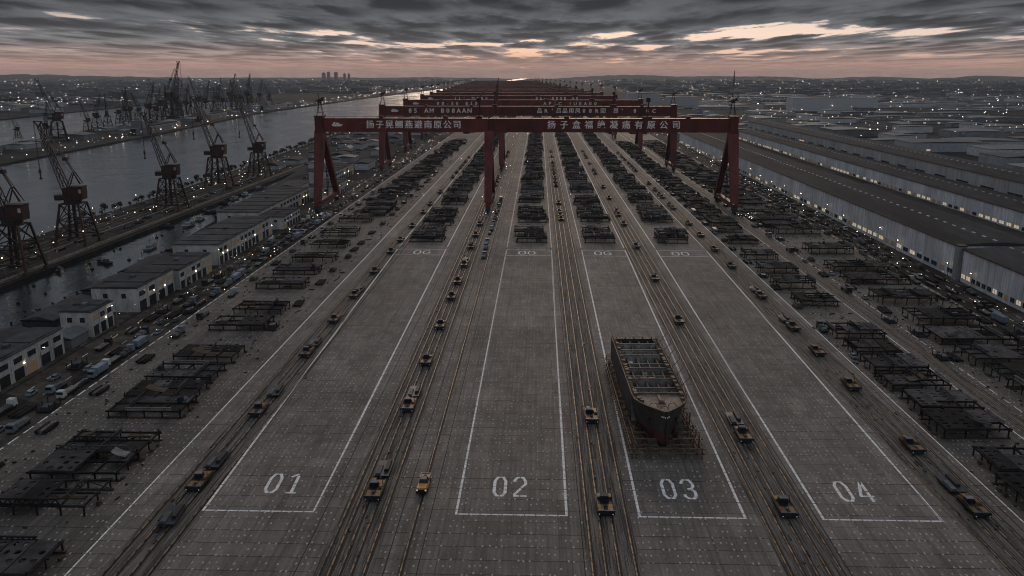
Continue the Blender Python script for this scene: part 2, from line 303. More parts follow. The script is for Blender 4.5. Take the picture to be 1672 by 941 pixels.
# ------------------------------------------------------------------ mesh builder
class MB:
    def __init__(s): s.v = []; s.f = []; s.m = []; s.mi = 0
    def quad(s, *p):
        k = len(s.v); s.v.extend(tuple(q) for q in p); s.f.append(tuple(range(k, k + len(p)))); s.m.append(s.mi); return s
    def hexa(s, p):
        k = len(s.v); s.v.extend(tuple(q) for q in p)
        for f in ((0, 3, 2, 1), (4, 5, 6, 7), (0, 1, 5, 4), (1, 2, 6, 5), (2, 3, 7, 6), (3, 0, 4, 7)):
            s.f.append(tuple(k + i for i in f)); s.m.append(s.mi)
        return s
    def box(s, x0, x1, y0, y1, z0, z1, t=0.):
        """box; t narrows the top (in x and y)"""
        return s.hexa([(x0, y0, z0), (x1, y0, z0), (x1, y1, z0), (x0, y1, z0), (x0 + t, y0 + t, z1), (x1 - t, y0 + t, z1), (x1 - t, y1 - t, z1), (x0 + t, y1 - t, z1)])
    def bar(s, a, b, w=.3, h=None, w2=None):
        """square bar from a to b, width w, height h, tapering to w2"""
        h = h or w; a = Vector(a); b = Vector(b); d = (b - a)
        if d.length < 1e-6: return s
        d.normalize(); up = Vector((0, 0, 1)) if abs(d.z) < .95 else Vector((0, 1, 0))
        x = d.cross(up).normalized(); y = x.cross(d).normalized()
        q = (w2 / w) if w2 else 1.
        r = [(-1, -1), (1, -1), (1, 1), (-1, 1)]
        return s.hexa([a + x * i * w / 2 + y * j * h / 2 for i, j in r] + [b + (x * i * w / 2 + y * j * h / 2) * q for i, j in r])
    def tube(s, a, b, r, n=6, r2=None, caps=True):
        a = Vector(a); b = Vector(b); d = (b - a).normalized(); up = Vector((0, 0, 1)) if abs(d.z) < .95 else Vector((0, 1, 0))
        x = d.cross(up).normalized(); y = x.cross(d); k = len(s.v); r2 = r if r2 is None else r2
        for c, rr in ((a, r), (b, r2)):
            for i in range(n):
                t = 2 * math.pi * i / n; s.v.append(tuple(c + x * math.cos(t) * rr + y * math.sin(t) * rr))
        for i in range(n):
            j = (i + 1) % n; s.f.append((k + i, k + j, k + n + j, k + n + i)); s.m.append(s.mi)
        if caps:
            s.f.append(tuple(k + n + i for i in range(n))); s.m.append(s.mi)
            s.f.append(tuple(k + n - 1 - i for i in range(n))); s.m.append(s.mi)
        return s
    def prism(s, pts, z0, z1):
        """polygon (ccw, may be concave) extruded from z0 to z1"""
        k = len(s.v); n = len(pts)
        s.v.extend((x, y, z0) for x, y in pts); s.v.extend((x, y, z1) for x, y in pts)
        for t in tessellate_polygon([[Vector((x, y, 0)) for x, y in pts]]):
            a, b, c = t
            (ax, ay), (bx, by), (cx, cy) = pts[a], pts[b], pts[c]
            if (bx - ax) * (cy - ay) - (by - ay) * (cx - ax) < 0: b, c = c, b
            s.f.append((k + n + a, k + n + b, k + n + c)); s.m.append(s.mi)
        for i in range(n):
            j = (i + 1) % n; s.f.append((k + i, k + j, k + n + j, k + n + i)); s.m.append(s.mi)
        return s
    def holed(s, x0, x1, y0, y1, z, t, nx, ny, rnd, p=.6):
        """steel plate with lightening holes, thickness t"""
        w, h = (x1 - x0) / nx, (y1 - y0) / ny
        for i in range(nx):
            for j in range(ny):
                a, b = x0 + i * w, y0 + j * h
                if rnd.random() > p: s.quad((a, b, z), (a + w, b, z), (a + w, b + h, z), (a, b + h, z)); continue
                cx, cy = a + w / 2, b + h / 2; rx, ry = w * rnd.uniform(.2, .36), h * rnd.uniform(.2, .36)
                o = [(a, b), (cx, b), (a + w, b), (a + w, cy), (a + w, b + h), (cx, b + h), (a, b + h), (a, cy)]
                n = [(cx + rx * math.cos(q), cy + ry * math.sin(q)) for q in [math.radians(225 + 45 * e) for e in range(8)]]
                for e in range(8):
                    g = (e + 1) % 8
                    s.quad((*o[e], z), (*o[g], z), (*n[g], z), (*n[e], z)); s.quad((*n[e], z), (*n[g], z), (*n[g], z - t), (*n[e], z - t))
        for a, b in (((x0, y0), (x1, y0)), ((x1, y0), (x1, y1)), ((x1, y1), (x0, y1)), ((x0, y1), (x0, y0))):
            s.quad((*a, z - t), (*b, z - t), (*b, z), (*a, z))
        return s
    def lattice(s, a, b, w0, w1, n, c=.35, r=.16):
        """four-chord lattice boom from a to b"""
        a = Vector(a); b = Vector(b); d = (b - a).normalized(); side = Vector((0, 1, 0)); side = (side - d * side.dot(d)).normalized(); up = side.cross(d)
        def ring(t):
            w = w0 + (w1 - w0) * t; p = a.lerp(b, t)
            return [p + side * i * w / 2 + up * j * w / 2 for i, j in ((-1, -1), (1, -1), (1, 1), (-1, 1))]
        rs = [ring(i / n) for i in range(n + 1)]
        for k in range(4): s.bar(rs[0][k], rs[n][k], c, c, c * .7)
        for i in range(n):
            for k in range(4):
                k2 = (k + 1) % 4
                s.bar(rs[i][k], rs[i + 1][k2] if (i + k) % 2 else rs[i + 1][k2], r); s.bar(rs[i][k], rs[i][k2], r)
        return s
    def build(s, name, m, parent=None, kind=None, smooth=False):
        me = bpy.data.meshes.new(name); me.from_pydata(s.v, [], s.f)
        for x in (m if isinstance(m, (list, tuple)) else [m]): me.materials.append(MT[x] if isinstance(x, str) else x)
        me.polygons.foreach_set('material_index', s.m)
        if smooth: me.polygons.foreach_set('use_smooth', [True] * len(me.polygons))
        me.update()
        o = bpy.data.objects.new(name, me); COL.objects.link(o)
        if parent: o.parent = parent
        if kind: o['kind'] = kind
        return o

def tag(o, label=None, cat=None, group=None):
    if label: o['label'] = label
    if cat: o['category'] = cat
    if group: o['group'] = group
    return o
def thing(name, label, cat, loc=(0, 0, 0), rz=0., group=None):
    o = bpy.data.objects.new(name, None); COL.objects.link(o)
    o.location = loc; o.rotation_euler = (0, 0, rz); o.empty_display_size = .5
    return tag(o, label, cat, group)
def dup(o, parent=None):
    c = o.copy(); COL.objects.link(c)
    if parent: c.parent = parent
    for ch in o.children: dup(ch, c)
    return c
class Proto:
    """one built thing; the first placing uses it, later ones copy it with its parts"""
    def __init__(s, fn, *a, **k): s.fn = lambda: fn(*a, **k); s.o = None
    def put(s, label, loc, rz=0., scale=1.):
        if s.o is None: s.o = o = s.fn()
        else: o = dup(s.o)
        o.location = loc; o.rotation_euler = (0, 0, rz); o.scale = (scale,) * 3 if not isinstance(scale, tuple) else scale
        o['label'] = label
        return o

# ------------------------------------------------------------------ land and water
QF = [(-318, 100), (-318, 480), (-321, 601), (-319, 761), (-330, 1051), (-345, 1400), (-364, 1847), (-420, 3500), (-500, 6500), (-541, 7790), (-470, 11000), (-200, 19500)]
yard_land = [(-216, 60), (-216, 470), (-236, 690), (-255, 905), (-257, 905), (-258, 799), (-258, 516), (-259, 393), (-262, 100)] 
main = [(14000, 60), (14000, 19500)] + QF[::-1] + [(-262, 100), (-259, 393), (-258, 516), (-257.5, 799), (-256.5, 905), (-252, 860), (-236, 690), (-216, 470), (-214, 300), (-216, 60)]
MB().prism(main, -6, 0).build('ground', 'land', kind='structure')
PIER_N = [(-616, 968), (-652, 1428), (-690, 1800), (-740, 2277), (-742, 3000), (-739, 3768), (-700, 5500), (-650, 8200), (-640, 10500), (-520, 14000), (-420, 19500)]
west = [(-560, 60), (-590, 500)] + PIER_N + [(-14000, 19500), (-14000, 900), (-3000, 900), (-1060, 1500), (-1224, 1948), (-1330, 2900), (-1280, 3300), (-1050, 3250), (-928, 2864), (-868, 2200), (-833, 1621), (-774, 1223), (-700, 700), (-660, 60)]
MB().prism(west, -6, 0).build('far_bank_ground', 'land', kind='structure')
MB().quad((-9000, 20, -2.2), (2000, 20, -2.2), (2000, 19800, -2.2), (-9000, 19800, -2.2)).build('river', 'water', kind='structure')
def sheet(name, m, x0, x1, y0, y1, z, cuts=1):
    b = MB(); 
    for i in range(cuts):
        a, c = y0 + (y1 - y0) * i / cuts, y0 + (y1 - y0) * (i + 1) / cuts
        b.quad((x0, a, z), (x1, a, z), (x1, c, z), (x0, c, z))
    return b.build(name, m, kind='structure')
sheet('yard_paving', 'yard', -96.8, 112.2, 90, 3000, .02)
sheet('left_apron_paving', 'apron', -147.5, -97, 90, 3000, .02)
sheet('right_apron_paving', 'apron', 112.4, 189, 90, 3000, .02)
sheet('service_road', 'road', -171, -147.9, 90, 2600, .02)
sheet('warehouse_road', 'road', 189.4, 209.5, 90, 2600, .02)
MB().prism([(-315, 110), (-262, 110), (-260, 393), (-259.5, 798), (-262, 1000), (-300, 1050), (-325, 1040), (-316.5, 760), (-318, 600), (-315.5, 480)], -.5, .02).build('crane_quay_paving', 'quay', kind='structure')
MB().prism([(-213.5, 110), (-172, 110), (-172, 640), (-224, 640), (-213, 470), (-211.5, 300)], -.5, .03).build('channel_side_paving', 'road', kind='structure')
# hills round the horizon
def ridge(name, x0, x1, y, hmax, seed, n=90, depth=2200):
    r = random.Random(seed); ph = [r.uniform(0, 6.28) for _ in range(7)]
    b = MB(); rows = []
    for k in range(6):
        row = []
        for i in range(n + 1):
            t = i / n; x = x0 + (x1 - x0) * t
            h = sum(math.sin(t * (3 + 5.3 * q) + ph[q]) / (1 + q * .7) for q in range(7)) * .22 + .55
            h = max(h, .12) * hmax * math.sin(math.pi * min(max(k / 5, 0), 1) * .5) ** .8
            h *= min(1, 6 * t + .15, 6 * (1 - t) + .15) * (1 + .1 * math.sin(i * 1.7 + k))
            row.append((x, y + depth * k / 5 + 150 * math.sin(i * .9), h - .5))
        rows.append(row)
    for k in range(5):
        for i in range(n): b.quad(rows[k][i], rows[k][i + 1], rows[k + 1][i + 1], rows[k + 1][i])
    for i in range(n):
        p, q = rows[5][i], rows[5][i + 1]
        b.quad(p, q, (q[0], q[1] + 900, -1), (p[0], p[1] + 900, -1))
    b.build(name, 'hill', kind='structure', smooth=True)
ridge('hills', -13000, -4200, 13500, 105, 3)
ridge('hills', -6500, -600, 15500, 72, 5)
ridge('hills', 300, 7500, 15000, 88, 8)
ridge('hills', 6000, 13600, 12800, 118, 11)

# ------------------------------------------------------------------ tracks, lines, numbers
BAY = {'01': (-78.5, -52.2, -82.5, -53.8), '02': (-18.6, 7.2, -18.2, 8.0), '03': (24.2, 48.6, 25.8, 51.0), '04': (66.6, 93.6, 69.2, 98.2)}
CORR = [  # x of the rails, label
    ('rusty rail track with four rails left of bay 01', [-89, -86.2, -83.2, -79.6]),
    ('rusty rail track with five rails between bays 01 and 02', [-44.6, -42.6, -40.4, -38, -35.4]),
    ('single rusty rail left of bay 02 with the yellow pickup over it', [-27.9]),
    ('rusty rail track with four rails between bays 02 and 03', [11.9, 14.6, 17.4, 20.9]),
    ('rusty rail track with five rails between bays 03 and 04', [52.6, 55.2, 58, 60.6, 63.4]),
    ('rusty rail track with four rails right of bay 04', [98.4, 101.4, 104.4, 107.4]),
    ('rusty rail track with two rails between the two right block rows', [141, 144.6]),
    ('rusty crane track with three rails along the channel quay', [-263.5, -268, -289]),
]
for n, (lab, xs) in enumerate(CORR):
    t = thing('rail_track', lab, 'rail track', (xs[0], 110, .03), 0, 'rail tracks set in the yard')
    if n != 7: sheet('track_bed', 'track', xs[0] - 1.1 if len(xs) > 1 else xs[0] - .5, xs[-1] + 1.1 if len(xs) > 1 else xs[0] + .7, 100, 2900, .028)
    y1 = 2900 if n != 7 else 1000
    for x in xs:
        b = MB(); b.box(x - .15, x + .14, 110, y1, .032, .19); b.mi = 1; b.box(x + .14, x + .62, 110, y1, .031, .045)
        o = b.build('rail', ['rail', 'groove'], t); o.matrix_parent_inverse = Matrix.Translation((-xs[0], -110, -.03))
# extra worn grooves in the paving beside the tracks
for x in (-49.8, 10.2, 65, -31.5, -24.6, 109.8): MB().box(x, x + .22, 110, 2000, .021, .032).build('paving_joint', 'groove', kind='structure')

def lane(x, y0, y1, w=.55, dash=None, gap=0, name='lane_line', xe=None):
    b = MB(); y = y0; xe = x if xe is None else xe
    X = lambda q: x + (xe - x) * (q - y0) / (y1 - y0)
    while y < y1:
        e = min(y + dash, y1) if dash else y1
        b.quad((X(y) - w / 2, y, .05), (X(y) + w / 2, y, .05), (X(e) + w / 2, e, .05), (X(e) - w / 2, e, .05)); y = e + gap
    return b.build(name, 'paint', kind='structure')
lane(-96.5, 125, 2200, .5, xe=-97.5)
lane(112, 130, 2200, .5, xe=113.5)
lane(137.4, 130, 2000, .5, xe=139.5)
for x, y0 in ((-147, 150), (148, 160), (187.5, 250)): lane(x, y0, 1500, .5, 5.2, 2.2)
for x in (-152.2, -158.5, -165.5, 193, 198.5, 204): lane(x, 200, 1300, .35, 4, 7 + abs(x) % 3)
for k, (a, b_, c, d) in BAY.items():
    m = MB(); w = .31
    for x0, x1 in ((a, c), (b_, d)):
        m.quad((x0 - w, 181.2, .06), (x0 + w, 181.2, .06), (x1 + w, 493, .06), (x1 - w, 493, .06))
        m.quad((x1 - w, 500, .06), (x1 + w, 500, .06), (x1 + w, 2200, .06), (x1 - w, 2200, .06))
    m.quad((a + w, 181.2, .06), (b_ - w, 181.2, .06), (b_ - w, 181.75, .06), (a + w, 181.75, .06))
    for y in (476, 492.3):
        f = (y - 181.2) / (493 - 181.2); xa, xb = a + (c - a) * f, b_ + (d - b_) * f
        m.quad((xa + w, y, .06), (xb - w, y, .06), (xb - w, y + .6, .06), (xa + w, y + .6, .06))
    m.build('bay_marking', 'paint', kind='structure')

def stroke(b, pts, w, z):
    n = len(pts); P = [Vector(p) for p in pts]; Lf, Rt = [], []
    for i in range(n):
        d0 = (P[i] - P[i - 1]).normalized() if i else (P[1] - P[0]).normalized()
        d1 = (P[i + 1] - P[i]).normalized() if i < n - 1 else d0
        t = (d0 + d1).normalized(); nn = Vector((-t.y, t.x)); k = w / 2 / max(.4, nn.dot(Vector((-d0.y, d0.x))))
        Lf.append(P[i] + nn * k); Rt.append(P[i] - nn * k)
    for i in range(n - 1): b.quad((*Rt[i], z), (*Rt[i + 1], z), (*Lf[i + 1], z), (*Lf[i], z))
def digit(b, ch, x, y, W, H, w, z=.07):
    c = W * .3; g = w * .12; cy = H * .2
    T = lambda L_: [(x + p[0], y + p[1]) for p in L_]
    S = lambda L_: stroke(b, T(L_), w, z)
    W_, H_ = W - w / 2, H - w / 2; o = w / 2
    if ch in '0GD':
        S([(W / 2 - g, H_), (c, H_), (o, H_ - cy), (o, H / 2 + g)]); S([(o, H / 2 - g), (o, cy), (c, o), (W / 2 - g, o)])
        S([(W / 2 + g, o), (W - c, o), (W_, cy), (W_, H / 2 - g)])
        if ch == '0': S([(W_, H / 2 + g), (W_, H_ - cy), (W - c, H_), (W / 2 + g, H_)])
        elif ch == 'G': S([(W_, H_ - cy), (W - c, H_), (W / 2 + g, H_)]); S([(W / 2, H / 2), (W_ - w / 2, H / 2)])
    if ch == '1':
        S([(W * .12, H * .82), (W * .5, H_), (W * .62, H_)]); S([(W * .62, H_ - w), (W * .62, H / 2 + g)]); S([(W * .62, H / 2 - g), (W * .62, w)]); S([(W * .2, o), (W * .95, o)])
    if ch == '2':
        S([(o, H * .74), (o, H_ - cy * .7), (c, H_), (W / 2 - g, H_)]); S([(W / 2 + g, H_), (W - c, H_), (W_, H_ - cy), (W_, H * .62), (W * .6, H * .45)])
        S([(W * .56, H * .41), (o * 1.3, w * 1.6), (o * 1.3, o), (W / 2 - g, o)]); S([(W / 2 + g, o), (W, o)])
    if ch == '3':
        S([(o, H * .76), (o, H_ - cy * .7), (c, H_), (W / 2 - g, H_)]); S([(W / 2 + g, H_), (W - c, H_), (W_, H_ - cy), (W_, H / 2 + cy * .7), (W - c, H / 2 + .1), (W * .42, H / 2 + .1)])
        S([(W - c, H / 2 - .1), (W_, H / 2 - cy * .7), (W_, cy), (W - c, o), (W / 2 + g, o)]); S([(W / 2 - g, o), (c, o), (o, cy * .7), (o, H * .24)])
    if ch == '4':
        S([(W * .62, H_), (o, H * .32), (o, H * .26), (W * .62, H * .26)]); S([(W * .7, H_), (W * .7, H * .52)]); S([(W * .7, H * .48), (W * .7, 0)]); S([(W * .78, H * .26), (W, H * .26)])
for k, cx in (('01', -63.4), ('02', -6.5), ('03', 35.3), ('04', 78.3)):
    b = MB()
    for i, ch in enumerate(k): digit(b, ch, cx - 4.2 + i * 5.0, 190.3, 3.5, 10.6, .78)
    b.v = [(x - (y - 195) * {'01': .05, '04': -.03}.get(k, 0), y, z) for x, y, z in b.v]
    b.build('painted_number', 'paint2', kind='structure')
for tx, cx in (('0G', -66.8), ('00', -6.2), ('0G', 37.4), ('00', 81.7)):
    b = MB()
    for i, ch in enumerate(tx): digit(b, ch, cx - 4.9 + i * 5.4, 479.5, 4.4, 9.4, .8)
    b.build('painted_number', 'paint2', kind='structure')

# ------------------------------------------------------------------ steel blocks
def steel_block(seed, W, D, h, bay=False, blue=False):
    r = random.Random(seed); W *= r.uniform(.86, 1.06); h *= r.uniform(.8, 1.15)
    t = thing('steel_block', 'x', 'steel block', group='steel ship blocks laid out in the yard')
    x0, x1, y0, y1 = -W / 2, W / 2, -D / 2, D / 2
    nx = max(3, round(W / 5.2)); ny = max(2, round(D / 5.5))
    xs = [x0 + W * i / nx for i in range(nx + 1)]; ys = [y0 + D * j / ny for j in range(ny + 1)]
    f = MB()
    for x in xs: f.bar((x, y0 - r.uniform(.1, 1.1), h), (x, y1 + r.uniform(.1, 1.4), h), .36, .4)
    for y in ys: f.bar((x0 - r.uniform(.1, .9), y, h), (x1 + r.uniform(.1, .9), y, h), .4, .5)
    for x in xs:
        for y in (y0, y1): f.bar((x, y, .05), (x, y, h + r.choice((0, 0, .5, 1.1))), .34)
    for y in ys[1:-1]:
        for x in (x0, x1): f.bar((x, y, .05), (x, y, h), .3)
    for i in range(nx):
        if r.random() < .35: f.bar((xs[i], y0, .3), (xs[i + 1], y0, h - .2), .16)
    f.build('frame', 'bluesteel' if blue else 'steel', t)
    for y in (y0 + .2, y1 - .2):
        if r.random() < .8: MB().box(x0 - .8, x1 + .8, y - .35, y + .35, .05, .45).build('skid_beam', 'timber', t)
    i = 0
    while i < nx:
        w = r.choice((1, 1, 2)); e = min(nx, i + w)
        if r.random() < (.9 if not bay else .7):
            j0 = r.choice((0, 0, 1 if ny > 2 else 0)); j1 = r.choice((ny, ny, max(j0 + 1, ny - 1)))
            m = MB(); m.holed(xs[i] + .2, xs[e] - .2, ys[j0] + .25, ys[j1] - .25, h + r.choice((.27, .27, .3, .55, -.15)), .3, 2 * (e - i), max(2, 2 * (j1 - j0)), r, .5)
            m.build('deck_plate', r.choice(('plate', 'plate', 'steel', 'bluesteel' if blue else 'plate')), t)
        i = e
    for _ in range(r.choice((1, 2, 2)) + (2 if bay else 0)):        # web girders standing on the frame
        m = MB()
        if r.random() < .7:
            x = r.choice(xs) + r.uniform(-.6, .6); a, c = y0 + r.uniform(0, .15) * D, y1 - r.uniform(0, .3) * D; P = lambda q, z: (x, a + (c - a) * q, z)
        else:
            y = r.choice(ys); a, c = x0 + r.uniform(0, .3) * W, x1 - r.uniform(0, .3) * W; P = lambda q, z: (a + (c - a) * q, y, z)
        hh = r.uniform(.8, 1.5); n = max(4, int(abs(c - a) / 2.2))
        m.bar(P(0, h + .45), P(1, h + .45), .34); m.bar(P(0, h + .3 + hh), P(1, h + .3 + hh), .4, .3)
        for q in range(n): m.bar(P(q / n, h + .3), P((q + .5) / n, h + .3 + hh), .24); m.bar(P((q + .5) / n, h + .3 + hh), P((q + 1) / n, h + .3), .24)
        m.build('web_girder', r.choice(('girder', 'steel', 'plate', 'plate')), t)
    if bay:
        for _ in range(r.choice((4, 5, 6))):                       # upright box units on top
            a, c = r.uniform(x0, x1 - 5), r.uniform(y0, y1 - 4); w, d, q = r.uniform(3, 6), r.uniform(2, 5), r.uniform(.8, 2.2)
            m = MB(); z = h + .2
            for p in ((a, c), (a + w, c), (a + w, c + d), (a, c + d)): m.bar((*p, z), (*p, z + q), .3)
            for p, p2 in (((a, c), (a + w, c)), ((a + w, c), (a + w, c + d)), ((a + w, c + d), (a, c + d)), ((a, c + d), (a, c)), ((a + w / 2, c), (a + w / 2, c + d))): m.bar((*p, z + q), (*p2, z + q), .4)
            m.build('box_unit', r.choice(('girder', 'girder', 'steel', 'plate')), t)
    for _ in range(0 if bay else r.choice((0, 1, 2))):              # pipes, curved shell plates and lockers left on the block
        a, c = r.uniform(x0, x1 - 6), r.uniform(y0 + 1, y1 - 3); k = r.random(); m = MB(); z = h + .6
        if k < .4:
            for q in range(r.choice((1, 2, 3))): m.bar((a, c + q * .8, z), (a + r.uniform(4, 8), c + q * .8, z), .5)
            m.build('pipe_bundle', r.choice(('girder', 'timber', 'plate')), t)
        elif k < .7:
            n = 5; w, d = r.uniform(3, 6), r.uniform(2, 4)
            for q in range(n):
                u, v = q / n, (q + 1) / n; zz = lambda e: z + 1.4 * e * e
                m.hexa([(a + w * u, c, zz(u)), (a + w * v, c, zz(v)), (a + w * v, c + d, zz(v)), (a + w * u, c + d, zz(u)), (a + w * u, c, zz(u) + .2), (a + w * v, c, zz(v) + .2), (a + w * v, c + d, zz(v) + .2), (a + w * u, c + d, zz(u) + .2)])
            m.build('curved_plate', r.choice(('plate', 'girder', 'timber')), t)
        else: m.box(a, a + r.uniform(1, 2.5), c, c + r.uniform(1, 2), z - .3, z + r.uniform(.6, 1.4), .05); m.build('tool_locker', r.choice(('timber', 'bluesteel', 'tarp')), t)
    for _ in range(r.choice((1, 2, 3))):                           # loose bracket ends
        a = r.choice((x0 - 1.2, x1 + .6)); c = r.uniform(y0, y1)
        MB().box(a, a + .9, c, c + r.uniform(.6, 1.8), .04, r.uniform(.4, 1.), .1).build('bracket', 'timber', t)
    return t
PB = [Proto(steel_block, 11 + i, 23, 13, 2.3) for i in range(8)]
PS = [Proto(steel_block, 31 + i, 18.5, 14, 2.7) for i in range(7)]
PR = [Proto(steel_block, 51 + i, 27, 16, 3.0) for i in range(7)]
PY = [Proto(steel_block, 71 + i, 19, 18, 2.6, True) for i in range(7)]
PX = [Proto(steel_block, 91, 21, 20, 3.4, True, True)]
def row(protos, pts, lab, rnd):
    pts = sorted(pts, key=lambda p: p[1]); last = None
    for i, p in enumerate(pts):
        c = [q for q in protos if q is not last] or protos; pr = rnd.choice(c); last = pr
        if len(p) > 2: pr = PX[0]
        pr.put(lab % nth(i + 1), (p[0], p[1], .03), rnd.choice((0, math.pi)) + rnd.uniform(-.02, .02))
rb = random.Random(5)
# left row (by survey of the photograph, then at a steady pitch)
Lp = [(20, 915), (84, 808), (140, 756), (178, 724), (250, 660), (272, 636), (304, 606), (342, 575), (395, 525), (428, 500), (462, 460), (486, 438), (515, 418), (540, 397), (556, 378), (582, 356)]
pts = [(min(-112, max(-135, G(a, b, 2)[0])), G(a, b, 2)[1]) for a, b in Lp]
y = max(p[1] for p in pts) + 26
while y < 1330: pts.append((-123 + rb.uniform(-4, 4), y)); y += rb.choice((14, 15, 17, 26))
row(PB, pts, 'dark steel block, %s from the camera in the row left of the bay 01 rails', rb)
R1p = [(1650, 800), (1632, 752), (1565, 690), (1528, 655), (1480, 618), (1447, 592), (1415, 566), (1385, 537), (1335, 487), (1299, 460), (1262, 436), (1235, 415), (1208, 390), (1192, 372)]
pts = [(125 + rb.uniform(-1, 1), G(a, b, 2)[1]) for a, b in R1p]; y = max(p[1] for p in pts) + 22
while y < 1300: pts.append((125.5 + rb.uniform(-1.5, 1.5), y)); y += rb.choice((15, 16, 18, 27))
row(PS, pts, 'dark steel block, %s from the camera in the narrow row right of bay 04', rb)
R2p = [(1668, 668), (1640, 640), (1600, 610), (1562, 578), (1515, 545), (1480, 515), (1440, 484), (1398, 452), (1372, 432), (1335, 405), (1295, 374)]
pts = [(168 + rb.uniform(-1, 1), G(a, b, 2)[1]) for a, b in R2p]; y = max(p[1] for p in pts) + 22
while y < 1300: pts.append((167 + rb.uniform(-2, 2), y)); y += rb.choice((17, 18, 20, 29))
row(PR, pts, 'wide dark steel block, %s from the camera in the outermost right row', rb)
for k, (a, b_, c, d) in BAY.items():
    pts = []; y = 524.; n = 0; cx = (c + d) / 2
    while y < 1480:
        n += 1
        pts.append((cx + rb.uniform(-1.8, 1.8), y) if not (k in '0203' and n in (8, 9)) else (cx, y, 1)); y += rb.choice((20, 21, 22)) + (rb.choice((17, 24, 32)) if n in (2, 5, 7, 9, 12, 14, 17, 20, 23, 26, 29) else 0)
    row(PY, pts, 'dark steel grillage, %s from the camera in the lane behind bay ' + k, rb)
b = MB(); rs = random.Random(3)
for lx, w in ((-123, 22), (-66, 22), (-5, 20), (38, 20), (83, 22), (125, 18), (168, 28)):
    y = 1500.
    while y < 2900:
        for q in range(3):
            a = lx + rs.uniform(-w / 2, w / 4); b.box(a, a + rs.uniform(4, w / 2), y, y + rs.uniform(6, 16), 0, rs.uniform(1.5, 4.5))
        y += rs.uniform(20, 30)
b.build('distant_steel_blocks', 'steel', kind='stuff')
b = MB()
for _ in range(3200):
    lx, hw = rs.choice(((-123, 17), (-123, 17), (-104, 5), (-141, 5), (125, 13), (125, 13), (168, 19), (168, 19), (150, 3), (186, 4), (-66, 12), (-5, 11), (38, 11), (83, 13)))
    x = lx + rs.uniform(-hw, hw); y = 170 + 900 * rs.random() ** .8
    if -100 < x < 100 and y < 508: continue
    a = rs.choice((0, 1.57)) + rs.uniform(-.3, .3); l = rs.uniform(.3, 1.1) * (3 if rs.random() < .12 else 1); b.bar((x, y, .2), (x + l * math.cos(a), y + l * math.sin(a), .2), rs.uniform(.2, .55), rs.uniform(.2, .5))
b.build('scrap_steel', 'timber', kind='stuff')
b = MB()
for _ in range(1500):
    x0, x1 = rs.choice(((-89, -80), (-89, -80), (-44, -36), (-44, -36), (12, 20.5), (53, 63), (53, 63), (98.8, 107), (98.8, 107))); y = 160 + 800 * rs.random() ** .9
    x = rs.gauss((x0 + x1) / 2, (x1 - x0) / 4.5); l = rs.uniform(.4, 2.6); b.bar((x, y, .14), (x + rs.uniform(-.15, .15), y + l, .14), rs.uniform(.15, .5), rs.uniform(.12, .35))
b.build('track_debris', 'dark', kind='stuff')

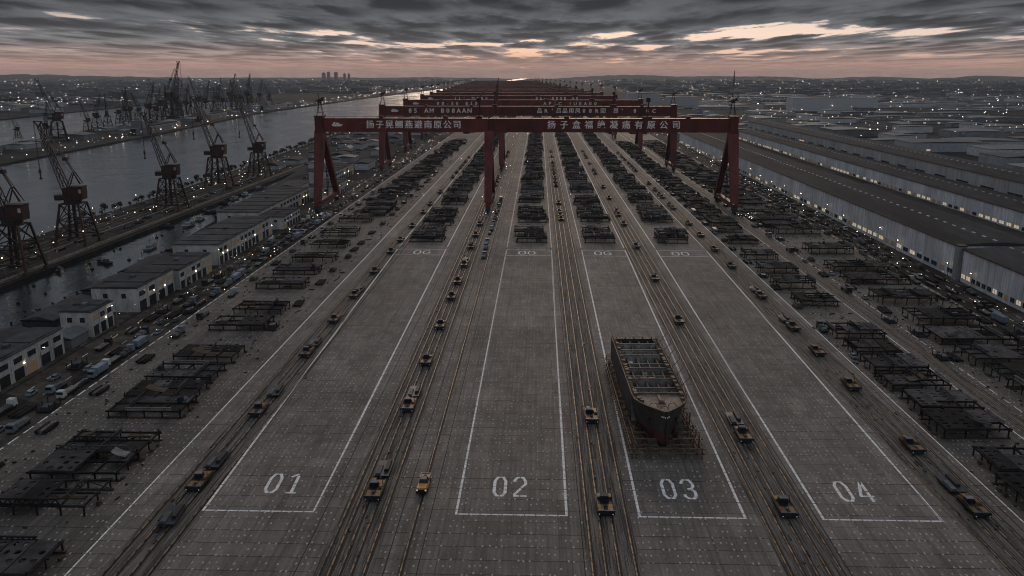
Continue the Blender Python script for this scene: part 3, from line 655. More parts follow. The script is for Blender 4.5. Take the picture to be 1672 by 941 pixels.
# ------------------------------------------------------------------ rail trolleys and wagons
def wheel(t, x, y, r=.45, w=.4, m='rubber'):
    b = MB(); b.tube((x - w / 2, y, r), (x + w / 2, y, r), r, 10); b.build('wheel', m, t)
def trolley(kind):
    t = thing('rail_trolley', 'x', 'rail trolley', group='rail trolleys on the yard tracks')
    c = MB(); c.box(-2.0, 2.0, -4.6, 4.4, .55, 1.25); c.box(-2.25, -2.0, -4.2, 4.2, .9, 1.5); c.box(2.0, 2.25, -4.2, 4.2, .9, 1.5); c.build('chassis', 'dark', t)
    b = MB(); b.box(-2.3, 2.3, -5.2, -4.6, .45, 1.65, .06); b.box(-2.1, -1.5, -5.35, -5.2, .6, 1.0); b.box(1.5, 2.1, -5.35, -5.2, .6, 1.0); bo = b.build('bumper', 'navy', t)
    for s in (-1, 1):
        MB().box(s * 1.75 - .1, s * 1.75 + .1, -5.42, -5.36, .7, .88).build('lamp', 'head', bo)
        d = MB(); d.box(min(s * .45, s * 1.95), max(s * .45, s * 1.95), -4.55, -1.3, 1.25, 1.5, .05); d.build('deck_plate', 'ochre', t)
    d = MB(); d.box(-1.95, 1.95, 2.2, 4.3, 1.25, 1.75, .08)
    if kind == 1: d.box(-1.6, -.3, 2.4, 4.0, 1.75, 2.5, .1)
    d.build('engine_cover', 'ochre', t)
    h = MB(); h.box(-.42, .42, -4.4, -.6, 1.2, 1.38); h.box(-1.8, 1.8, -1.25, -.15, 1.25, 1.42); h.build('winch_well', 'dark', t)
    w = MB(); w.tube((-.3, -2.2, 1.55), (.3, -2.2, 1.55), .3, 8); w.build('winch_drum', 'girder', t)
    if kind == 0:
        k = MB(); k.box(-1.35, 1.0, -.1, 2.05, 1.25, 3.0, .12); cab = k.build('cab', 'navy', t)
        g = MB(); g.box(-1.2, .85, -.11, -.03, 1.95, 2.75); g.build('window', 'glass', cab)
        MB().box(-1.3, .95, .0, 1.95, 3.0, 3.1).build('cab_roof', 'tarp', cab)
    else:
        k = MB(); k.box(-1.7, .5, .2, 2.0, 1.25, 2.7, .1); cab = k.build('cab', 'navy', t)
        MB().box(-1.55, .35, .14, .28, 1.8, 2.5).build('window', 'glass', cab)
        MB().box(-1.6, .4, .35, 1.9, 2.7, 2.82).build('cab_roof', 'pillar', cab)
        MB().box(.8, 1.9, -.1, 1.9, 1.25, 2.0, .1).build('tool_box', 'ochre', t)
    if kind == 2:
        m = MB(); m.tube((-1.1, 3.1, 2.25), (1.1, 3.1, 2.25), .75, 10); m.build('cable_reel', 'timber', t)
        m = MB(); m.box(.7, 1.95, -1.1, 1.9, 1.3, 1.9, .15); m.build('tarpaulin', 'tarp', t)
    m = MB(); m.bar((1.7, 1.2, 1.25), (1.7, 1.2, 3.2), .12); m.bar((1.7, 1.2, 3.2), (1.1, 1.2, 3.5), .1); m.build('exhaust_pipe', 'dark', t)
    r = MB()
    for s in (-2.12, 2.12):
        for y in (-4, -2, 0, 2, 4): r.bar((s, y, 1.5), (s, y, 2.2), .07)
        r.bar((s, -4, 2.2), (s, 4, 2.2), .08)
    r.build('handrail', 'ochre', t)
    for s in (-1, 1):
        for y in (-3.3, 3.1): wheel(t, s * 1.7, y, .5, .35, 'dark')
    return t
def wagon():
    t = thing('flat_wagon', 'x', 'flat wagon', group='dark flat wagons behind the trolleys')
    b = MB(); b.box(-1.9, 1.9, -4.5, 4.5, .6, .95); b.bar((0, -5.6, .75), (0, -4.5, .75), .25); b.build('deck', 'navy', t)
    b = MB(); b.box(-1.6, -.2, -4, 1, .95, 1.35, .1); b.build('load', 'tarp', t); MB().box(.3, 1.6, -2, 4, .95, 1.6, .15).build('load', 'dark', t)
    for s in (-1, 1):
        for y in (-3, 3): wheel(t, s * 1.5, y, .42, .3, 'dark')
    return t
PT = [Proto(trolley, 0), Proto(trolley, 1), Proto(trolley, 2)]; PW = Proto(wagon)
TR = [
    ('left of bay 01', -84.3, [(312, 806), (405, 684), (483, 586), (524, 530), (560, 489), (590, 449), (616, 416), (634, 396), (655, 373), (676, 350)], 1),
    ('between bays 01 and 02', -39.3, [(620, 822), (672, 676), (700, 600), (723, 540), (742, 492), (757, 466), (768, 438), (780, 408), (787, 388)], 0),
    ('between bays 02 and 03', 16.4, [(980, 846), (961, 694)], 0),
    ('between bays 03 and 04', 58.6, [(1276, 850), (1209, 726), (1107, 532), (1071, 461), (1041, 407), (1018, 370)], 0),
    ('right of bay 04', 103.2, [(1600, 850), (1497, 745), (1395, 641), (1343, 584), (1299, 543), (1250, 490), (1205, 440), (1178, 412)], 1)]
rt = random.Random(9)
for where, cx, px, kd in TR:
    ys = [G(a, b_)[1] + 5 for a, b_ in px]; y = max(max(ys) + 40, 540)
    if '02 and 03' in where: y = 600
    while y < 1150: ys.append(y); y += rt.choice((16, 30, 44, 70, 110))
    for i, y in enumerate(ys):
        PT[2 if rt.random() < .25 and i > 1 else kd if rt.random() < .75 else 1 - kd].put('ochre and navy trolley, %s from the camera on the track %s' % (nth(i + 1), where), (cx, y, .19), rt.uniform(-.012, .012), .9)
    wn = 0
    for i, y in enumerate(ys):
        if y < 620 and (i + 1 < len(ys) and ys[i + 1] - y > 26) and (rt.random() < .28 or (cx == -39.3 and i < 2)):
            wn += 1; PW.put('dark flat wagon, %s from the camera on the track %s' % (nth(wn), where), (cx, y + 11 + rt.uniform(0, 1), .19))
# dark loads lying on the first track
for i, (a, b_) in enumerate(((264, 858), (436, 648))):
    PW.put('low bluish wagon on the track left of bay 01, %s' % ('ahead of the nearest trolley' if i == 0 else 'behind the second trolley'), (-84, G(a, b_)[1] + 3, .19), .05)
# yellow pickup
def pickup():
    t = thing('pickup_truck', 'orange yellow pickup truck with dark cab on the single rail left of bay 02', 'pickup truck')
    b = MB(); b.box(-1.3, 1.3, -4.1, 4.1, .55, 1.35, .06); b.box(-1.22, 1.22, -3.95, -1.3, 1.35, 1.7, .12); body = b.build('body', 'yellow', t)
    c = MB(); c.box(-1.15, 1.15, -1.35, 1.3, 1.35, 2.45, .3); cab = c.build('cab', 'navy', t)
    MB().box(-.82, .82, -.95, .95, 2.45, 2.52, .05).build('cab_roof', 'navy', cab)
    MB().hexa([(-.98, -1.32, 1.5), (.98, -1.32, 1.5), (.98, -1.28, 1.5), (-.98, -1.28, 1.5), (-.8, -1.1, 2.35), (.8, -1.1, 2.35), (.8, -1.06, 2.35), (-.8, -1.06, 2.35)]).build('windscreen', 'glass', cab)
    d = MB(); d.box(-1.25, -1.05, 1.4, 4.0, 1.35, 1.9); d.box(1.05, 1.25, 1.4, 4.0, 1.35, 1.9); d.box(-1.05, 1.05, 3.8, 4.0, 1.35, 1.9); d.box(-1.05, 1.05, 1.4, 1.6, 1.35, 1.9); d.build('cargo_bed', 'yellow', t)
    MB().box(-1.0, 1.0, 1.75, 3.6, 1.36, 1.75).build('bed_cover', 'white', t); MB().tube((0, 2.6, 1.75), (0, 2.6, 1.9), .42, 12).build('filler_cap', 'dark', t)
    MB().box(-1.35, 1.35, -4.5, -4.1, .45, .95, .05).build('bumper', 'dark', t); MB().box(-.8, .8, -4.16, -4.09, .95, 1.3).build('grille', 'dark', t)
    for s in (-1, 1):
        MB().box(s * 1.05 - .17, s * 1.05 + .17, -4.18, -4.05, 1.0, 1.3).build('headlight', 'head', t)
        for y in (-2.7, 2.6): wheel(t, s * 1.25, y, .52, .34)
    t.location = (-27.9, G(692, 812)[1] + 5, .19); t.rotation_euler = (0, 0, -.02)
pickup()

# ------------------------------------------------------------------ ship under construction
def ship():
    t = thing('ship_hull', 'unfinished dark grey ship hull with open bulkheads standing in bay 03', 'ship hull', (34.1, 251, 0), math.radians(1.3))
    Lh, B, D0, D1 = 35.0, 7.6, 2.0, 12.0        # bow at -y
    def half(y, z):                               # half breadth
        q = (z - D0) / (D1 - D0)
        tip = -Lh + 1.9 * (1 - q) ** 1.2 if True else 0
        fl = 12 + 15 * (1 - q)
        u = min(1, max(0, (y - tip) / fl)); w = B * (1 - (1 - u) ** 1.8)
        bil = min(1, .78 + .5 * q ** .5) if y > -Lh + 6 else 1
        return max(w * bil, .12), max(y, tip)
    ysn = [-Lh, -34, -32.5, -30.5, -28, -25, -21, -16, -8, 0, 8, 16, 24, 33]
    zs = [2, 2.7, 3.4, 4.5, 7, 9, 11, 12]
    def shell(z0, z1, name, m, off=0.):
        zz = [z for z in zs if z0 <= z <= z1]; b = MB(); idx = {}
        for s in (-1, 1):
            for i, y in enumerate(ysn):
                for j, z in enumerate(zz):
                    w, yy = half(y, z); idx[s, i, j] = len(b.v); b.v.append((s * w, yy, z))
            for i in range(len(ysn) - 1):
                for j in range(len(zz) - 1):
                    f = (idx[s, i, j], idx[s, i + 1, j], idx[s, i + 1, j + 1], idx[s, i, j + 1])
                    b.f.append(f if s < 0 else f[::-1]); b.m.append(0)
        for j in range(len(zz) - 1):
            b.f.append((idx[1, 0, j], idx[1, 0, j + 1], idx[-1, 0, j + 1], idx[-1, 0, j])); b.m.append(0)
        o = b.build(name, m, t, smooth=False)
        md = o.modifiers.new('plate', 'SOLIDIFY'); md.thickness = .18; md.offset = -1
        return o
    shell(4.5, 12, 'side_shell', 'hull'); shell(2, 4.5, 'bottom_shell', 'hullred')
    b = MB()                                      # tank top and transom
    b.quad(*[(s * half(y, 3.4)[0] * .96, y, 3.2) for s, y in ((-1, -26), (1, -26), (1, 33), (-1, 33))]); b.build('tank_top', 'shipdeck', t)
    b = MB(); b.box(-7.4, 7.4, 32.8, 33.1, 3.3, 11.4)
    for x in (-6, -3, 0, 3, 6): b.box(x - .15, x + .15, 32.2, 32.8, 3.3, 12.2)
    b.build('transom', 'hull', t)
    for k, y in enumerate((-19.5, -14.5, -7.5, -2.5, 2.5, 8.5, 14.5, 20.5, 26.5)):   # bulkheads
        w = half(y, 9)[0] - .25; top = (11.6, 11.2, 11.5, 10.4, 11.3, 10.6, 11.5, 11.3, 11.5)[k]
        b = MB(); b.box(-w, w, y - .12, y + .12, 3.2, top); b.mi = 1; b.box(-w, w, y - .26, y + .26, top, top + .22); b.mi = 0
        for i in range(-3, 4): b.box(i * w / 3.6 - .1, i * w / 3.6 + .1, y - .45, y - .12, 3.2, top)
        b.build('bulkhead', ['bulk', 'shipdeck'], t)
    rg = random.Random(14)                        # clutter on the tank top and along the sides
    for _ in range(26):
        y = rg.uniform(-17, 31); x = rg.uniform(-5.5, 5.5); b = MB(); z = 8.0 if rg.random() < .5 else 9.6
        b.box(x, x + rg.uniform(.5, 2.2), y, y + rg.uniform(.5, 1.6), z, z + rg.uniform(.4, 1.3), .06); b.build('loose_fitting', rg.choice(('scaf', 'shipdeck', 'bulk')), t)
    for s in (-1, 1):                             # open side frames
        b = MB(); y = -18.
        while y < 32: b.box(*sorted((s * (half(y, 11)[0] - 1.3), s * (half(y, 11)[0] - .25))), y, y + .22, 6, 11.9); y += 1.35
        b.build('side_frame', 'shipdeck', t)
    for x in (-4.6, -1.5, 1.6, 4.6):
        b = MB(); b.box(x - .09, x + .09, -19, 32.5, 9.5 if abs(x) > 2 else 8.9, 10.6); b.box(x - .16, x + .16, -19, 32.5, 10.6, 10.72); b.build('deck_girder', 'shipdeck', t)
    for y in (-5, 11.5, 23.5): MB().box(-6.6, 6.6, y - .25, y + .25, 8.9, 9.2).build('deck_beam', 'shipdeck', t)
    for n, (y0, y1) in enumerate(((-12.5, -9.5), (4, 7), (-4, -.5))): MB().box(-6.9, 6.9, y0, y1, 8.4, 8.6).build('lower_deck', 'shipdeck', t)
    pts = [(-half(y, 11)[0] * .97, y) for y in (-19.8, -25, -28, -30.5, -32.5, -33.8)]; pts = pts + [(-x, y) for x, y in pts[::-1]]
    MB().prism(pts[::1], 10.9, 11.15).build('foredeck', 'shipdeck', t)
    for s in (-1, 1):                             # gunwale walkway with stanchions and rail
        b = MB(); y = [-Lh + .2, -34, -32.5, -30.5, -28, -25, -21, -16, -8, 0, 8, 16, 24, 33]
        for a, c in zip(y[:-1], y[1:]):
            b.bar((s * half(a, 12)[0], a, 12.05), (s * half(c, 12)[0], c, 12.05), .34, .22)
            if a > -30: b.bar((s * (half(a, 12)[0] - .7), a, 11.5), (s * (half(c, 12)[0] - .7), c, 11.5), 1.3, .12)
        b.build('gunwale', 'scaf', t)
        b = MB(); rr = random.Random(4 + s)
        yy = -29.
        while yy < 33:
            w = half(yy, 12)[0] - .1; hgt = rr.uniform(.9, 1.8); b.bar((s * w, yy, 12), (s * (w + rr.uniform(-.1, .2)), yy + rr.uniform(-.2, .2), 12 + hgt), .11)
            if rr.random() < .5: b.box(s * (w - 1) - .5, s * (w - 1) + .5, yy, yy + rr.uniform(.5, 1.6), 11.55, 11.55 + rr.uniform(.3, .9))
            yy += rr.uniform(1.2, 2.3)
        b.build('stanchion_line', 'scaf', t)
        b = MB(); b.mi = 0; x = s * half(-29.5, 8)[0]
        b.tube((x + s * .05, -29.5, 8.2), (x + s * .35, -29.9, 8.0), .45, 8); b.bar((x + s * .3, -29.9, 8), (x + s * .45, -30, 6.6), .3); b.bar((x + s * .45, -30.4, 6.7), (x + s * .45, -29.5, 6.7), .35); b.build('anchor', 'dark', t)
    for i, (x, y) in enumerate(((-2.6, -29), (2.6, -29), (0, -31.5))):
        b = MB(); n = 10
        for k in range(n):
            a, c = math.pi * k / n, math.pi * (k + 1) / n; b.bar((x + 1.1 * math.cos(a), y, 11.2 + 1.1 * math.sin(a)), (x + 1.1 * math.cos(c), y + .2, 11.2 + 1.1 * math.sin(c)), .16)
        b.build('fairlead_hoop', 'scaf', t)
    b = MB(); b.tube((-.8, -26.5, 11.6), (.8, -26.5, 11.6), .5, 8); b.box(-1.2, 1.2, -27.1, -25.9, 11.15, 11.4); b.box(-.35, .35, -24.5, -20, 11.15, 11.5); b.build('windlass', 'scaf', t)
    b = MB(); b.box(-.16, .16, -Lh - .12, -Lh + .3, 3.2, 12.3); b.build('stem_bar', 'dark', t)
    b = MB()
    for i in range(6): b.box(-1.15 + i * .4, -.92 + i * .4, -Lh - .32 + abs(i - 2.5) * .42, -Lh - .2 + abs(i - 2.5) * .42, 10.2, 10.6)
    b.build('draught_mark', 'letter', t)
    for i in range(6):
        b = MB(); y = -14 + i * 8.2; w = half(y, 12)[0]; b.bar((w + .1, y, 11.8), (w + 2.6, y + 1.2, 13.6 + (i % 2)), .14); b.bar((w + 2.6, y + 1.2, 13.6 + (i % 2)), (w + 2.9, y + 1.4, 15.2), .12); b.build('davit_arm', 'scaf', t)
ship()
def scaffold():
    t = thing('scaffold', 'rusty tube scaffold and cradle under and around the ship hull in bay 03', 'scaffold', (34.1, 251, .03), math.radians(1.3))
    rr = random.Random(2)
    for k in range(17):
        y = -38 + k * 4.4; b = MB(); o = 8.4 if y > -24 else 8.0
        for x in ((-o - 1.4, -o, -5, -2, 2, 5, o, o + 1.4) if y < -22 else (-o - 1.0, -o - .1, o + .1, o + 1.0)):
            zt = (3.1 if y < -35 else 4.4 + rr.uniform(-.5, 1.2)) if y < -22 else rr.uniform(3.5, 6.6)
            if abs(x) < 6 and -35 < y < -22: zt = 2.0
            b.bar((x + rr.uniform(-.2, .2), y, 0), (x, y + rr.uniform(-.3, .3), zt), .32)
        hb = 0 if y < -35 else min(8.3, 1.2 + 8.2 * (1 - max(0., 1 - (y + 35) / 22) ** 1.8))
        if hb == 0: b.bar((-10.2, y, 1.3), (10.2, y, 1.3), .34); b.bar((-10.2, y, 2.7), (10.2, y, 2.7), .28)
        else:
            b.bar((-10.2, y, 1.2), (10.2, y, 1.2), .26)
            for s in (-1, 1):
                b.bar((s * hb, y, 1.9), (s * 10.2, y, 1.9), .34)
                for z in ((3.7,) if y < -22 else (4.2, 5.6)): b.bar((s * hb, y, z), (s * (10.4 if y < -22 else 9.5), y, z), .28)
        b.build('cross_frame', 'scaf', t)
    for x in (-9.6, -8.2, 8.2, 9.6):
        b = MB(); b.bar((x, -39, 1.95), (x + rr.uniform(-.3, .3), 33, 1.95), .36); b.bar((x, -37, 3.75), (x, 33, 4.25), .3); b.build('ledger_tube', 'scaf', t)
    for x in (-5, -1.7, 1.7, 5): b = MB(); b.bar((x, -39, 1.35), (x, -18, 1.35), .3); b.build('ledger_tube', 'scaf', t)
    for k in range(14):
        y = -30 + k * 4.6; b = MB(); b.box(-1.2, 1.2, y - .6, y + .6, 0, 2.0, .15); b.build('keel_block', 'dark', t)
        for s in (-1, 1): b = MB(); b.box(s * 4.6 - .8, s * 4.6 + .8, y - .5, y + .5, 0, 2.2, .2); b.build('bilge_block', 'timber', t)
scaffold()

# ------------------------------------------------------------------ lettering
def text_mesh(body, size, spacing, thick=.12):
    cu = bpy.data.curves.new('lettering', 'FONT'); cu.body = body; cu.size = size; cu.extrude = thick; cu.offset = .02; cu.resolution_u = 2
    cu.align_x = 'CENTER'; cu.align_y = 'CENTER'
    o = bpy.data.objects.new('lettering', cu); COL.objects.link(o)
    bpy.context.view_layer.update()
    me = bpy.data.meshes.new_from_object(o.evaluated_get(bpy.context.evaluated_depsgraph_get()))
    bpy.data.objects.remove(o); bpy.data.curves.remove(cu)
    return me
def sign(parent, body, size, xa, xb, y, z):
    """one white character per step from xa to xb on the girder face"""
    n = len(body)
    for i, ch in enumerate(body):
        if ch == ' ': continue
        me = text_mesh(ch, size, 1); k = len(me.vertices)
        vs = [tuple(v.co) for v in me.vertices]; fs = [tuple(p.vertices) for p in me.polygons]; bpy.data.meshes.remove(me)
        me = bpy.data.meshes.new('character'); w = size * .045   # heavy strokes: the outline twice, side by side
        me.from_pydata([(a - w / 2, b_, c) for a, b_, c in vs] + [(a + w / 2, b_ + w * .3, c + .03) for a, b_, c in vs], [], fs + [tuple(q + k for q in f) for f in fs]); me.update(); me.materials.append(MT['letter'])
        o = bpy.data.objects.new('character', me); COL.objects.link(o); o.parent = parent
        o.location = (xa + (xb - xa) * i / (n - 1), y, z); o.rotation_euler = (math.pi / 2, 0, 0)

# ------------------------------------------------------------------ gantry cranes
GX0, GX1, GM = -166., 148., -36.
def gantry(lights=True):
    t = thing('gantry_crane', 'x', 'gantry crane', group='rows of red gantry cranes across the yard')
    for a, c in ((GX0 + 6, GM - .35), (GM + .35, GX1 - 6)):
        b = MB(); b.box(a, c, -3.5, 3.5, 58.2, 67.6); b.box(a, c, -3.9, 3.9, 67.6, 68); b.box(a, c, -3.8, 3.8, 57.9, 58.2); g = b.build('girder', 'red', t)
        h = MB(); n = int((c - a) / 8)
        for i in range(n + 1):
            x = a + (c - a) * i / n; h.bar((x, -3.7, 68), (x, -3.7, 69.3), .16)
        h.bar((a, -3.7, 69.2), (c, -3.7, 69.2), .14); h.build('handrail', 'rust', g)
        m = MB(); m.box(a + 1, c - 1, -3.62, -3.5, 62.3, 62.5); m.build('web_stiffener', 'rust', g)
    b = MB(); b.box(GM - .35, GM + .35, -3.2, 3.2, 58.4, 67.4); b.build('girder_joint', 'dark', t)
    for x in (GX0, GX1):
        s = 1 if x > 0 else -1; xi = x - s * 6
        b = MB(); b.box(min(x, xi), max(x, xi), -4.6, 4.6, 56.4, 69.2); b.box(min(x, xi) - .4, max(x, xi) + .4, -5, 5, 69.2, 69.8); b.box(min(x, xi) + .6, max(x, xi) - .6, -4.4, 4.4, 53.5, 56.4); b.build('end_block', 'red', t)
    for x in (GX0 + 3, GM, GX1 - 3):
        mid = x == GM
        b = MB(); b.bar((x, -1.5, 58), (x, -20, 7), 7.4 if not mid else 6.4, 5.2, 5.2); b.build('leg', 'red', t)
        b = MB(); b.bar((x, 3, 57.9), (x, 42, 7), 4.8, 4.0, 4.2); b.build('leg', 'red', t)
        b = MB(); b.bar((x, -24, 6), (x, 46, 6), 3.2, 3.2); b.build('sill_beam', 'red', t)
        for y in (-21, 43):
            b = MB(); b.box(x - 1.7, x + 1.7, y - 5, y + 5, 2.2, 4.5, .4); b.build('bogie', 'bluesteel', t)
            b = MB()
            for k in range(4): b.tube((x - .6, y - 3.9 + k * 2.6, .95), (x + .6, y - 3.9 + k * 2.6, .95), .9, 8)
            b.build('wheel_set', 'dark', t)
        if lights:
            for k, y in enumerate((-25, -12, 8, 30, 47)):
                MB().box(x - 2.2, x - 1.8, y - .2, y + .2, 7.7, 8.1).build('work_lamp', 'head', t)
        b = MB(); b.bar((x, 12, 7), (x, 12, 30), .5); b.bar((x + 1, 12, 7), (x + 1, 12, 30), .3)
        for k in range(8): b.bar((x, 12, 8 + k * 3), (x + 1, 12, 8 + k * 3), .2)
        if not mid: b.build('access_ladder', 'black', t)
    for x in (GX0 + 3.5, GX1 - 4):
        b = MB()
        for i, j in ((-1, -1), (1, -1), (1, 1), (-1, 1)): b.bar((x + i * 2.4, j * 2, 69.5), (x + i * .7, j * .6, 79), .34)
        for z in (72, 75.5): b.bar((x - 1.9, -1.4, z), (x + 1.9, 1.4, z), .25)
        b.build('maintenance_derrick', 'black', t)
        b = MB(); b.box(x - 1.6, x + 1.6, -1.2, 1.2, 79, 81.4, .3); b.bar((x - 3.4, 0, 80), (x + 3.6, 0, 83.2), .7); b.bar((x, 0, 81), (x - 1, 0, 86.2), .5); b.box(x + 1.2, x + 3.2, -1, 1, 80.6, 83, .4); b.build('derrick_head', 'rust', t)
    for x, w in ((-118, 3), (-70, 3.4), (-46, 5), (20, 3.6), (78, 7), (110, 3)):
        b = MB(); b.box(x, x + w, -2.2, 2.2, 68, 69.6, .2)
        if w > 4: b.tube((x + w / 2, 0, 69.6), (x + w / 2 + .6, 0, 80), .55, 6); b.box(x + w / 2 - 1.4, x + w / 2 + 2, -.8, .8, 80, 83, .3)
        b.build('hoist_trolley', 'rust', t)
    return t
ROWS = [650, 925, 1150, 1400, 1590, 1765, 1960, 2105, 2290, 2480, 2660, 2880, 3160, 3420, 3760, 4150, 4500]
PG = Proto(gantry)
WORDS = {0: [('扬子晃鲗燕避南原公司', 6.3, -124.6, -59.6, 63), ('扬子盒福绝凝痛有原公司', 6.3, 10.6, 102.6, 63)],
         1: [('85 AM B08AAN', 6.6, -133, -70, 63), ("品R'吕品用风08R回 昂' 8 0C", 5.6, 4, 124, 63)],
         2: [('00-S0 810', 6, -120, -70, 63), ("AP'C IU0A00", 6, 20, 86, 63)], 3: [("II'-MA00", 6.2, -110, -60, 63), ('86- 8008 A0', 6.2, 20, 84, 63)]}
GL = ['front red gantry crane with large white Chinese lettering on both girder halves', 'second red gantry crane, its white lettering half hidden behind the front girder']
for i, y in enumerate(ROWS):
    g = PG.put(GL[i] if i < 2 else 'red gantry crane, %s in the line of gantries receding from the camera' % nth(i + 1), (-1 - 2 * (i > 0) - max(0, y - 950) * .045, y, .05))
    if i > 0: g.scale = (1, .8, .985)
for i, w in WORDS.items():
    g = [o for o in COL.objects if o.name.startswith('gantry_crane') and o.parent is None and abs(o.location.y - ROWS[i]) < 1][0]
    for a in w: sign(g, a[0], a[1], a[2], a[3], -3.62 - .02, a[4])
    m = MB(); x = -151   # company mark: a small white ship over a wave bar
    m.prism([(x - 1.6, 0), (x + 4.6, 0), (x + 6, 1.5), (x - 2.6, 1.5)], 0, .15); m.prism([(x - 1.6, 1.7), (x + .4, 1.7), (x + .4, 3.2), (x - .8, 3.2)], 0, .15); m.prism([(x + .8, 1.7), (x + 4, 1.7), (x + 2.6, 2.7), (x + .8, 2.7)], 0, .15)
    o = m.build('emblem', 'letter', g); o.location = (0, -3.64, 62); o.rotation_euler = (math.pi / 2, 0, 0)

# ------------------------------------------------------------------ harbour cranes
def harbour_crane():
    t = thing('harbour_crane', 'x', 'harbour crane', group='level luffing harbour cranes on the quays')
    for i, j in ((-1, -1), (1, -1), (1, 1), (-1, 1)):
        b = MB(); b.bar((i * 9.5, j * 9.5, .4), (i * 5.6, j * 5.6, 25), 1.3, 1.3, 1.0); l = b.build('leg', 'rust', t)
        MB().box(i * 9.5 - 1, i * 9.5 + 1, j * 9.5 - 2.4, j * 9.5 + 2.4, 0, 1.6, .2).build('bogie', 'black', l)
    b = MB()
    P = lambda i, j, z: (i * (9.5 - 3.9 * z / 25), j * (9.5 - 3.9 * z / 25), z)
    c4 = ((-1, -1), (1, -1), (1, 1), (-1, 1))
    for k in range(4):
        a, c = c4[k], c4[(k + 1) % 4]
        for z0, z1 in ((5, 15), (15, 25)):
            b.bar(P(*a, z0), P(*c, z1), .45); b.bar(P(*c, z0), P(*a, z1), .45); b.bar(P(*a, z1), P(*c, z1), .6)
        b.bar(P(*a, 5), P(*c, 5), .7)
    b.bar((0, 0, 3), (0, 0, 24), 1.6); b.bar((-5, -5, 12), (5, 5, 12), .5); b.build('portal_bracing', 'black', t)
    b = MB(); b.tube((0, 0, 25), (0, 0, 27.5), 5.2, 14); b.build('slewing_ring', 'black', t)
    b = MB(); b.box(-9.5, 7.5, -3.4, 3.4, 27.5, 29.6); b.box(-9.5, -5.5, -3.6, 3.6, 27.0, 30.2)
    for k in range(4): b.bar((-9.3 + k * 1.2, -3.5, 30.2), (-9.3 + k * 1.2, -3.5, 31.4), .15)
    b.build('slewing_platform', 'rust', t)
    b = MB(); b.box(-1.2, 7.8, -3.2, 3.2, 29.6, 35.2); b.box(-1.5, 8.1, -3.5, 3.5, 35.2, 35.6); h = b.build('machine_house', 'rust', t)
    MB().box(5.6, 7.1, -3.32, -3.2, 31.4, 33.6).build('window', 'white', h)
    b = MB(); b.box(-4.6, -1.5, -3.0, .6, 29.6, 34.5, .2); cb = b.build('driver_cab', 'black', t); MB().box(-4.2, -1.9, -3.0, -2.86, 32, 33.8).build('window', 'glass', cb)
    b = MB(); top = (3, 0, 45)
    for j in (-1, 1): b.bar((-1.5, j * 2.2, 36), (2.2, j * 1, 44), .5); b.bar((6.5, j * 2.2, 36.8), (2.6, j * 1, 44), .45)
    b.build('a_frame', 'black', t)
    a, e = (-3, 0, 33), (-15, 0, 72)
    b = MB(); b.lattice(a, e, 3.8, 1.6, 9, .5, .2); b.build('jib', 'black', t)
    b = MB(); b.bar((-15, 0, 71.5), (-17.8, 0, 74.5), .9); b.bar((-15, 0, 71.5), (-12.8, 0, 74.3), .7); b.bar((-17.8, 0, 74.5), (-12.8, 0, 74.3), .5); b.build('jib_head', 'black', t)
    b = MB(); m = Vector((-1.5, 0, 50))
    for j in (-1, 1): b.bar((6.8, j * 1.6, 37), (-1.5, j * .9, 52), .34); b.bar((-1.5, j * .9, 52), (-9.5, j * .7, 66), .3)
    b.box(-3, 0, -1.4, 1.4, 51, 53, .2); b.bar((2.4, 0, 44), (-1.5, 0, 52), .5); b.build('luffing_gear', 'black', t)
    b = MB()
    for j in (-.5, .5): b.bar((-17.8, j, 74.4), (-17.8, j * .6, 46), .16)
    b.build('hoist_rope', 'black', t)
    b = MB(); b.box(-18.4, -17.2, -.8, .8, 43.5, 46, .25); b.bar((-17.8, 0, 43.5), (-17.8, 0, 40.5), .6); b.bar((-18.5, 0, 40), (-17.1, 0, 40), 1.0); b.build('hook_block', 'black', t)
    return t
PH = Proto(harbour_crane)
for i, (px, py, s) in enumerate(((28, 445, 1.), (125, 398, .98), (280, 344, .97), (357, 306, 1.08), (423, 289, .97))):
    x, y = G(px, py)
    PH.put('dark red luffing crane on the near crane quay, %s from the camera' % nth(i + 1), (x, y + 2, .02), (0, .04, -.03, .05, 0)[i], s)
rc = random.Random(21)
FARC = [(97, 232, 1.25, .6), (78, 232, .8, 2.5), (30, 228, .55, .3), (160, 212, .85, 2.8), (177, 210, .9, 2.0), (196, 204, .85, .4), (214, 199, .9, 1.1), (258, 200, .95, 2.7), (272, 197, 1.05, 2.2), (283, 196, 1.7, 2.9), (295, 191, .9, .5), (305, 188, 1.0, 2.6),
        (337, 186, 1.1, 2.8), (365, 181, 1.0, .4), (378, 178, 1.35, 2.9), (394, 177, 1.1, .7), (405, 176, 1.35, 2.5), (412, 174, 1.0, 1.6), (145, 216, .7, 1.2), (206, 202, 1.0, 2.4), (228, 197, .8, .9), (246, 200, 1.1, 2.9), (264, 195, 1.2, .4), (290, 193, 1.25, 2.5), (313, 188, .8, 1.8), (326, 186, 1.25, .6), (350, 183, .9, 2.2), (357, 182, 1.2, 2.7), (386, 178, 1.1, 1.2), (425, 172, 1.1, 2.6), (440, 170, .9, .8)]
for i, (px, py, s, rz) in enumerate(sorted(FARC, key=lambda q: -q[1])):
    x, y = G(px, py); PH.put('small black luffing crane, %s along the pier across the river from its near end' % nth(i + 1).replace('nearest', 'first'), (x, y, .02), rz, s)

